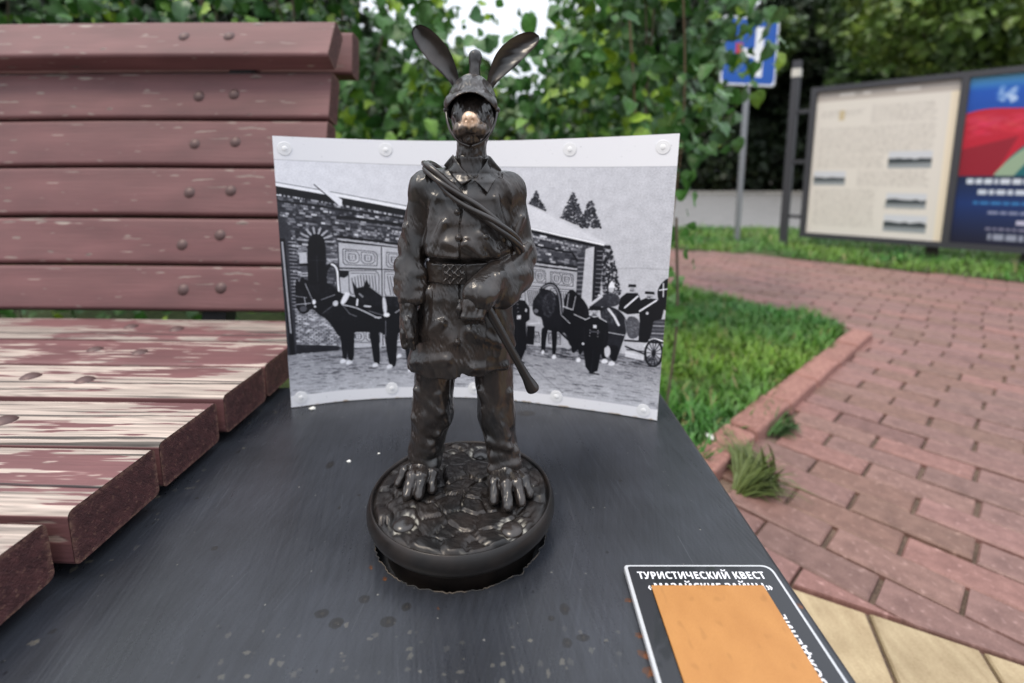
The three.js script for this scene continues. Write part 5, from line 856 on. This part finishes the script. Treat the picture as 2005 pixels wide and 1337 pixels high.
shrubSpec.forEach(([cx, wide, label], si) => {
  const s = thing('leafy_shrub', label, 'shrub', [cx, 0, -2.3], 0, 'shrubs behind the bench'), all = [];
  const total = si === 4 ? 3600 : si === 3 ? 2300 : 2900;
  for (let k = 0, guard = 0; k < total && guard < 60000; guard++) {
    const x = cx + rr(-0.5, si === 4 ? 0.9 : 0.5) * wide * 1.15, y = rr(0.12, 2.35), z = -1.72 - 1.15 * Math.pow(rnd(), 0.8) - 0.16 * ns(x * 3, y * 3, 8);
    if (hedgeOpen(x, y, z) || ns(x * 4.2, y * 4.2, z * 4.2) < (si === 3 ? -0.02 : -0.10)) continue;
    all.push(new THREE.Vector3(x - cx, y, z + 2.3)); k++;
  }
  all.sort((a, b) => b.z - a.z);
  let made = 0; const rest = [];
  for (const p of all) {
    const [, q, sc] = leafPose(p, new THREE.Vector3(rr(-0.4, 0.4), 0, 1)), wy = p.y;
    if (made < 190 && wy > 0.7 && wy < 1.75) { const o = part('leaf', leafShapes[made % 4], leafMats[pickLeaf(p)], s); o.position.copy(p); o.quaternion.copy(q); o.scale.setScalar(sc); made++; }
    else rest.push([p, q, sc]);
  }
  const im = new THREE.InstancedMesh(leafShapes[si % 2 ? 1 : 0], leafWhite, rest.length), M = new THREE.Matrix4(), c = new THREE.Color();
  rest.forEach(([p, q, sc], i) => { im.setMatrixAt(i, M.compose(p, q, new THREE.Vector3(sc, sc, sc))); const [r, g, b] = leafCols[pickLeaf(p)], t = rr(0.8, 1.2); im.setColorAt(i, c.setRGB(r * t, g * t, b * t)); });
  im.name = 'foliage'; im.castShadow = im.receiveShadow = true; im.userData.kind = 'stuff'; s.add(im);
  for (let k = 0; k < 5; k++) {                                // stems
    const lean = si === 4 && k > 3 ? rr(0.2, 0.6) : rr(-0.32, 0.32), zf = rr(-0.35, 0.35), h = rr(1.5, 2.2) * (si === 3 ? 0.52 : 1), x0 = rr(-0.12, 0.12);
    const cv = new THREE.CatmullRomCurve3([[x0, -0.04, zf * 0.3], [x0 + lean * 0.3, h * 0.35, zf * 0.6], [x0 + lean * 0.7 + rr(-0.05, 0.05), h * 0.7, zf * 0.85], [x0 + lean, h, zf]].map((p) => new THREE.Vector3(...p)));
    part('stem', new THREE.TubeGeometry(cv, 18, rr(0.003, 0.006), 6), barkMat, s);
  }
  if (si === 4) for (const [x, z, h] of [[-0.12, 0.36, 1.34], [0.08, 0.3, 1.6]]) { const cv = new THREE.CatmullRomCurve3([[x, 0, z - 0.2], [x + 0.02, h * 0.6, z], [x - 0.03, h, z + 0.03]].map((p) => new THREE.Vector3(...p))); part('stem', new THREE.TubeGeometry(cv, 14, 0.0038, 6), dryMat, s); }
});
// young plant peeping out beside the panel
{
  const s = thing('young_plant', 'small leafy sapling beside the right edge of the photo panel', 'plant', [0.47, 0, -1.42]);
  part('stem', new THREE.TubeGeometry(new THREE.CatmullRomCurve3([[0, -0.02, 0], [0.02, 0.3, 0.01], [0.0, 0.62, 0.02]].map((p) => new THREE.Vector3(...p))), 12, 0.004, 6), barkMat, s);
  for (let k = 0; k < 34; k++) { const y = rr(0.3, 0.68), a = rr(0, 6.28), r = rr(0.01, 0.07), o = part('leaf', leafShapes[k % 3], leafMats[k % 4 ? 1 : 0], s); o.position.set(Math.sin(a) * r, y, Math.cos(a) * r); o.rotation.set(rr(-0.5, 0.5), a, 1.57 * (k % 2 ? 1 : -1) + rr(-0.5, 0.5), 'YXZ'); o.scale.setScalar(rr(0.45, 0.85)); }
}
// clumps for far trees
const clumpGeo = (() => { const gs = []; const l = leafGeo(0.16, 0.11, 0.2, 1, 0.3); for (let k = 0; k < 6; k++) { const g = l.clone(); g.applyQuaternion(new THREE.Quaternion().setFromEuler(new THREE.Euler(rr(-1.2, 1.2), rr(0, 6.28), rr(-2.5, 2.5)))); g.translate(rr(-0.1, 0.1), rr(-0.1, 0.1), rr(-0.1, 0.1)); gs.push(g); } return mergeGeometries(gs); })();
function tree(name, label, [x, z], h, trunkR, blobs, count, cols, scale, cat = 'tree', group) {
  const t = thing(name, label, cat, [x, 0, z], 0, group);
  if (trunkR) {
    const gs = [new THREE.TubeGeometry(new THREE.CatmullRomCurve3([[0, -0.05, 0], [0.05, h * 0.3, 0.04], [-0.04, h * 0.6, 0], [0.03, h * 0.85, 0.02]].map((p) => new THREE.Vector3(...p))), 14, trunkR, 9)], p = gs[0].attributes.position;
    for (let i = 0; i < p.count; i++) { const k = 1.25 - 0.85 * clamp(p.getY(i) / h); p.setX(i, p.getX(i) * k); p.setZ(i, p.getZ(i) * k); }
    part('trunk', gs[0], barkMat, t);
    for (const [bx, by, bz] of blobs) part('limb', new THREE.TubeGeometry(new THREE.CatmullRomCurve3([new THREE.Vector3(0, Math.min(by * 0.7, h * 0.6), 0), new THREE.Vector3(bx * 0.5, by * 0.85, bz * 0.5), new THREE.Vector3(bx, by, bz)]), 8, trunkR * 0.3, 6), barkMat, t);
  }
  const im = new THREE.InstancedMesh(clumpGeo, leafWhite, count), M = new THREE.Matrix4(), q = new THREE.Quaternion(), e = new THREE.Euler(), c = new THREE.Color();
  for (let k = 0; k < count;) {
    const b = blobs[Math.floor(rnd() * blobs.length)], d = new THREE.Vector3(rr(-1, 1), rr(-1, 1), rr(-1, 1)); if (d.length() > 1 || d.length() < 0.35) continue;
    const px = b[0] + d.x * b[3], py = b[1] + d.y * b[4], pz = b[2] + d.z * b[3]; if (py < 0.05 || ns((x + px) * 1.6, py * 1.6, (z + pz) * 1.6) < -0.22) continue;
    e.set(rr(0, 6), rr(0, 6), rr(0, 6)); q.setFromEuler(e); const s = scale * rr(0.7, 1.3); M.compose(new THREE.Vector3(px, py, pz), q, new THREE.Vector3(s, s, s)); im.setMatrixAt(k, M);
    const cc = cols[Math.floor(clamp(0.5 + 0.6 * ns((x + px) * 0.9, py * 0.9, (z + pz) * 0.9) + rr(-0.25, 0.25), 0, 0.99) * cols.length)], v = rr(0.75, 1.25); im.setColorAt(k, c.setRGB(cc[0] * v, cc[1] * v, cc[2] * v)); k++;
  }
  im.name = 'crown'; im.userData.kind = 'stuff'; im.castShadow = im.receiveShadow = true; t.add(im); return t;
}
const dk = [[0.02, 0.045, 0.018], [0.03, 0.06, 0.02], [0.045, 0.085, 0.025]], md = [[0.05, 0.11, 0.025], [0.10, 0.20, 0.04], [0.16, 0.27, 0.045]], yl = [[0.10, 0.20, 0.035], [0.19, 0.32, 0.05], [0.28, 0.40, 0.06]];
// bushes behind the hedge, low enough to leave the sky open above
[[-6.6, 3.4], [-4.6, 3.6], [-2.8, 3.3], [-1.2, 2.4], [0.5, 1.5]].forEach(([x, h], k) => tree('dense_bush', ['dark bush seen between the slats at the far end of the bench', 'dark bush behind the middle of the bench back', 'dark bush behind the bench end next to the photo panel', 'mid green bush low behind the statue head', 'mid green bush behind the climbing shrub over the photo panel'][k], [x, -6.3 - (k % 2) * 0.5], h, 0, [[0, h * 0.3, 0, 1.05, h * 0.33], [0.3, h * 0.62, 0, 0.95, h * 0.33], [-0.4, h * 0.66, 0.1, 0.85, h * 0.3]], 1500, k > 2 ? md : dk, 1.1, 'bush', 'dark bushes behind the hedge'));
tree('clipped_hedge', 'long dark hedge beyond the far kerb of the road', [9, -22.5], 2.6, 0, [...Array(14)].map((_, k) => [-9 + k * 1.5, 1.5, rr(-0.3, 0.3), 1.3, 1.75]), 7000, dk, 1.9, 'hedge');
tree('broad_tree', 'dark tree beyond the road left of the road sign pole', [2.5, -23.5], 7, 0.22, [[0, 2.2, 0, 2.2, 1.8], [-1.8, 2.6, 0.4, 2, 1.6], [1.9, 2.6, 0, 2.2, 1.9], [1.2, 4.6, 0, 2.2, 1.6], [4, 3.6, 0.4, 2.2, 2]], 3600, dk, 1.9);
tree('broad_tree', 'dark full tree beyond the road right behind the sign pole', [11, -25.5], 9, 0.25, [[0, 3.2, 0, 2.4, 2.2], [-1.6, 4.6, 0.3, 2.2, 2], [1.7, 4.4, 0, 2.2, 2.2], [0, 6.8, 0, 2.6, 2.2]], 4200, dk, 2.0);
tree('slender_tree', 'thin trunked young tree by the far kerb behind the road sign', [9.4, -20.3], 5.6, 0.05, [[0, 5.2, 0, 1.3, 1.2], [0.6, 6, 0.2, 1.2, 1]], 700, md, 1.6);
tree('broad_tree', 'tall dark tree beyond the road behind the road sign', [7.5, -24.5], 9, 0.25, [[0, 5, 0, 2.6, 2.2], [-2, 6.5, 0.5, 2.4, 2], [2.2, 6.2, 0, 2.4, 2.2], [0, 8, 0, 2.8, 2]], 4600, dk, 2.1);
tree('broad_tree', 'dark tree beyond the road showing over the left post of the notice board', [14, -23], 9, 0.25, [[0, 4.6, 0, 2.6, 2.4], [-1.8, 6.4, 0.5, 2.4, 2], [2.2, 6.2, 0, 2.6, 2.2], [0, 8.5, 0, 2.8, 2]], 4600, dk, 2.1);
tree('maple_tree', 'bright green leaved tree hanging over the notice board', [9.6, -10.4], 5.6, 0.16, [[-2.3, 3.3, 1.2, 1.15, 0.7], [-0.5, 3.1, 1.3, 1.3, 0.75], [1.4, 3.4, 1.3, 1.5, 0.9], [0.2, 4.6, 0.6, 1.9, 1.0], [-1.6, 4.7, 0.4, 1.5, 0.9], [2.6, 4.7, 0.4, 1.6, 1.1]], 3000, yl, 1.1);
tree('broad_tree', 'shady tree growing behind the bright green tree', [14.5, -15.5], 8, 0.2, [[-2.6, 3.6, 0, 2.0, 1.9], [0, 3.4, 0, 2.2, 2], [2.4, 3.8, 0, 2.2, 2], [0, 6.2, 0, 3, 2.2], [-3, 6, 0, 2, 1.8], [3.4, 6.4, 0, 2.4, 2]], 4600, md, 1.7);
// ---------------------------------------------------------------- road sign
{
  const s = thing('road_sign', 'blue and white road sign plate on a grey steel pole', 'road sign', [2.55, 0, -5.52]), gal = std([0.30, 0.31, 0.33], 0.45, { metalness: 0.6 });
  part('pole', new THREE.CylinderGeometry(0.03, 0.03, 2.95, 16).translate(0, 1.45, 0), gal, s);
  const tex = canvasTex(512, 512, (g) => { g.fillStyle = '#eef0f2'; g.fillRect(0, 0, 512, 512); g.fillStyle = '#0a56b4'; g.beginPath(); g.roundRect(16, 16, 480, 480, 40); g.fill(); g.fillStyle = '#f2f4f6'; g.fillRect(300, 70, 78, 372); g.fillRect(170, 232, 140, 66); g.fillStyle = '#c8202c'; g.fillRect(126, 196, 62, 138); });
  const plateG = (w, h, t, r) => new THREE.ExtrudeGeometry((() => { const q = new THREE.Shape(); const a = w / 2, b = h / 2; q.moveTo(-a + r, -b); q.lineTo(a - r, -b); q.quadraticCurveTo(a, -b, a, -b + r); q.lineTo(a, b - r); q.quadraticCurveTo(a, b, a - r, b); q.lineTo(-a + r, b); q.quadraticCurveTo(-a, b, -a, b - r); q.lineTo(-a, -b + r); q.quadraticCurveTo(-a, -b, -a + r, -b); return q; })(), { depth: t, bevelEnabled: false });
  const pl = part('plate', plateG(0.68, 0.70, 0.012, 0.05), gal, s); pl.position.set(-0.02, 2.04, 0.036); pl.rotation.y = 0.22;
  const fg = plateG(0.672, 0.692, 0.001, 0.048), p = fg.attributes.position, uv = fg.attributes.uv; for (let i = 0; i < p.count; i++) uv.setXY(i, p.getX(i) / 0.68 + 0.5, p.getY(i) / 0.70 + 0.5);
  part('printed_face', fg, std(0xffffff, 0.4, { map: tex }), pl).position.z = 0.013;
  const tri = (k) => { const q = new THREE.Shape(); q.moveTo(0, -0.36 * k); q.lineTo(0.42 * k, 0.37 * k); q.lineTo(-0.42 * k, 0.37 * k); q.closePath(); return q; };
  const up = part('warning_plate', new THREE.ExtrudeGeometry(tri(1), { depth: 0.01, bevelEnabled: true, bevelSize: 0.02, bevelThickness: 0.002, bevelSegments: 2 }), std([0.55, 0.02, 0.025], 0.4), s); up.position.set(0.0, 2.9, 0.036);
  part('white_field', new THREE.ExtrudeGeometry(tri(0.66), { depth: 0.003, bevelEnabled: false }), std([0.78, 0.78, 0.78], 0.4), up).position.set(0, 0.06, 0.013);
  for (const y of [1.85, 2.3, 2.75]) part('clamp', new THREE.CylinderGeometry(0.036, 0.036, 0.05, 14).translate(0, y, 0), gal, s);
}
// ---------------------------------------------------------------- notice board
{
  const o = [3.02, -5.02], dir = Math.atan2(1.0, 1.05), s = thing('notice_board', 'dark framed notice board with a text poster and a blue red poster', 'notice board', [o[0], 0, o[1]], -dir), fr = std([0.06, 0.06, 0.068], 0.5, { metalness: 0.4 });
  const W1 = 1.06, W2 = 1.5, y0 = 0.16, y1 = 1.545, f = 0.05;
  for (const [n, g] of [['frame_rail', box(-f, W1 + W2 + 2 * f, y0 - f, y0, -0.03, 0.03)], ['frame_rail', box(-f, W1 + W2 + 2 * f, y1, y1 + f, -0.03, 0.03)], ['frame_stile', box(-f, 0, y0, y1, -0.03, 0.03)], ['frame_stile', box(W1, W1 + f, y0, y1, -0.03, 0.03)], ['frame_stile', box(W1 + W2 + f, W1 + W2 + 2 * f, y0, y1, -0.03, 0.03)]]) part(n, g, fr, s);
  part('back_panel', box(0, W1 + W2 + f, y0, y1, -0.024, -0.006), std([0.10, 0.10, 0.11], 0.7), s);
  const text = canvasTex(512, 672, (g, w, h) => {
    g.fillStyle = '#d9d3ca'; g.fillRect(0, 0, w, h); g.fillStyle = '#b7aea6'; g.fillRect(0, 0, w, 46); g.fillStyle = '#dcd5cd'; for (const [a, b] of [[90, 60], [300, 84], [180, 30]]) g.fillRect(a, 12, b, 16);
    g.fillStyle = '#e6d9c2'; g.fillRect(w - 26, 46, 26, h - 46);
    const para = (x, y, ww, n) => { for (let k = 0; k < n; k++) { let c = x; while (c < x + ww - 14) { const l = rr(8, 30); g.fillStyle = `rgba(120,112,108,${rr(0.18, 0.5)})`; g.fillRect(c, y + k * 9, Math.min(l, x + ww - c), 3.5); c += l + 5; } } };
    para(24, 90, 170, 4); para(220, 80, 230, 9); para(24, 170, 430, 14); para(24, 300, 260, 7); para(190, 372, 260, 8); para(24, 456, 250, 20); para(300, 520, 150, 3);
    const pic = (x, y, ww, hh) => { g.fillStyle = '#c9cbd0'; g.fillRect(x, y, ww, hh); g.fillStyle = '#3b4245'; g.beginPath(); g.moveTo(x, y + hh * 0.45); for (let k = 0; k <= 8; k++) g.lineTo(x + ww * k / 8, y + hh * (0.42 + 0.12 * ns(k * 1.7, x, y))); g.lineTo(x + ww, y + hh * 0.7); g.lineTo(x, y + hh * 0.72); g.fill(); g.fillStyle = '#8d9396'; g.fillRect(x, y + hh * 0.72, ww, hh * 0.28); };
    pic(14, 372, 130, 66); pic(300, 286, 150, 74); pic(308, 470, 140, 66); pic(308, 566, 150, 76); g.fillStyle = '#c3b391'; g.fillRect(96, 92, 22, 44);
  });
  const post2 = canvasTex(768, 704, (g, w, h) => {
    const b = g.createLinearGradient(0, 0, 0, 200); b.addColorStop(0, '#5aa6c8'); b.addColorStop(0.3, '#0c4fae'); b.addColorStop(1, '#123f95'); g.fillStyle = b; g.fillRect(0, 0, w, 240);
    g.fillStyle = '#b6132d'; g.beginPath(); g.moveTo(0, 150); g.bezierCurveTo(90, 110, 160, 160, 300, 130); g.lineTo(360, 240); g.lineTo(120, 420); g.lineTo(0, 420); g.fill(); for (let k = 0; k < 60; k++) { g.fillStyle = `rgba(${Math.round(rr(190, 224))},${Math.round(rr(30, 80))},${Math.round(rr(60, 96))},${rr(0.15, 0.4)})`; g.beginPath(); g.ellipse(rr(20, 230), rr(160, 240), rr(10, 46), rr(4, 14), rr(-0.6, 0.3), 0, 6.3); g.fill(); } g.fillStyle = '#8d0d24'; g.beginPath(); g.moveTo(0, 300); g.lineTo(170, 250); g.lineTo(110, 420); g.lineTo(0, 420); g.fill();
    g.fillStyle = '#0f5f66'; g.beginPath(); g.moveTo(110, 420); g.bezierCurveTo(160, 300, 220, 250, 300, 225); g.bezierCurveTo(340, 120, 420, 30, 560, 20); g.lineTo(w, 60); g.lineTo(w, 430); g.lineTo(110, 430); g.fill(); g.fillStyle = '#8fa58a'; g.beginPath(); g.moveTo(110, 410); g.bezierCurveTo(170, 300, 230, 262, 290, 250); g.bezierCurveTo(240, 300, 200, 360, 170, 415); g.fill(); g.fillStyle = '#24473f'; for (let k = 0; k < 40; k++) { g.beginPath(); g.ellipse(rr(300, 760), rr(60, 410), rr(10, 50), rr(8, 36), rr(0, 3), 0, 6.3); g.globalAlpha = 0.5; g.fill(); } g.globalAlpha = 1;
    for (let k = 0; k < 26; k++) { g.fillStyle = `rgba(214,226,244,${rr(0.12, 0.4)})`; g.beginPath(); g.ellipse(120 + rr(-26, 26), 82 + rr(-26, 26), rr(6, 26), rr(4, 14), rr(0, 3), 0, 6.3); g.fill(); }
    const n = g.createLinearGradient(0, 410, 0, h); n.addColorStop(0, '#0b1c3c'); n.addColorStop(0.4, '#0d2d66'); n.addColorStop(1, '#14152a'); g.fillStyle = n; g.fillRect(0, 412, w, h - 412);
    const bar = (x, y, ww, hh, c) => { g.fillStyle = c; let q = x; while (q < x + ww) { const l = rr(10, 34); g.fillRect(q, y, l, hh); q += l + 6; } };
    bar(30, 424, 640, 22, '#c9d0da'); bar(70, 470, 560, 20, '#c3cad6'); bar(60, 520, 500, 12, '#2f74ad'); bar(110, 560, 560, 12, '#8187a3'); bar(200, 596, 400, 18, '#b7b4c8'); bar(110, 630, 520, 10, '#7d7a90'); bar(120, 656, 560, 26, '#8f93a4');
  });
  const face = (n, x0, x1, tex) => { const g = new THREE.PlaneGeometry(x1 - x0, y1 - y0).translate((x0 + x1) / 2, (y0 + y1) / 2, 0.0); part(n, g, new THREE.MeshPhysicalMaterial({ map: tex, roughness: 0.35 }), s); };
  face('text_poster', 0.004, W1 - 0.004, text); face('picture_poster', W1 + f + 0.004, W1 + f + W2 - 0.004, post2);
  part('post', box(-0.235, -0.165, -0.03, 1.88, -0.035, 0.035), fr, s); part('post', box(W1 + W2 + 0.24, W1 + W2 + 0.31, -0.03, 1.88, -0.035, 0.035), fr, s);
  part('bracket', box(-0.17, -f, 0.30, 0.335, -0.012, 0.012), fr, s); part('bracket', box(-0.17, -f, 0.86, 0.895, -0.012, 0.012), fr, s); part('bracket', box(-0.17, -f, 1.36, 1.395, -0.012, 0.012), fr, s);
  part('post_cap', box(-0.238, -0.162, 1.72, 1.80, -0.038, 0.038), std([0.6, 0.58, 0.52], 0.6), s);
  for (const x of [W1 - 0.1, W1 + 0.5]) part('leg', box(x, x + 0.09, -0.03, y0 - f - 0.002, -0.1, -0.04), std([0.035, 0.025, 0.02], 0.8), s);
}
renderer.render(scene, camera);
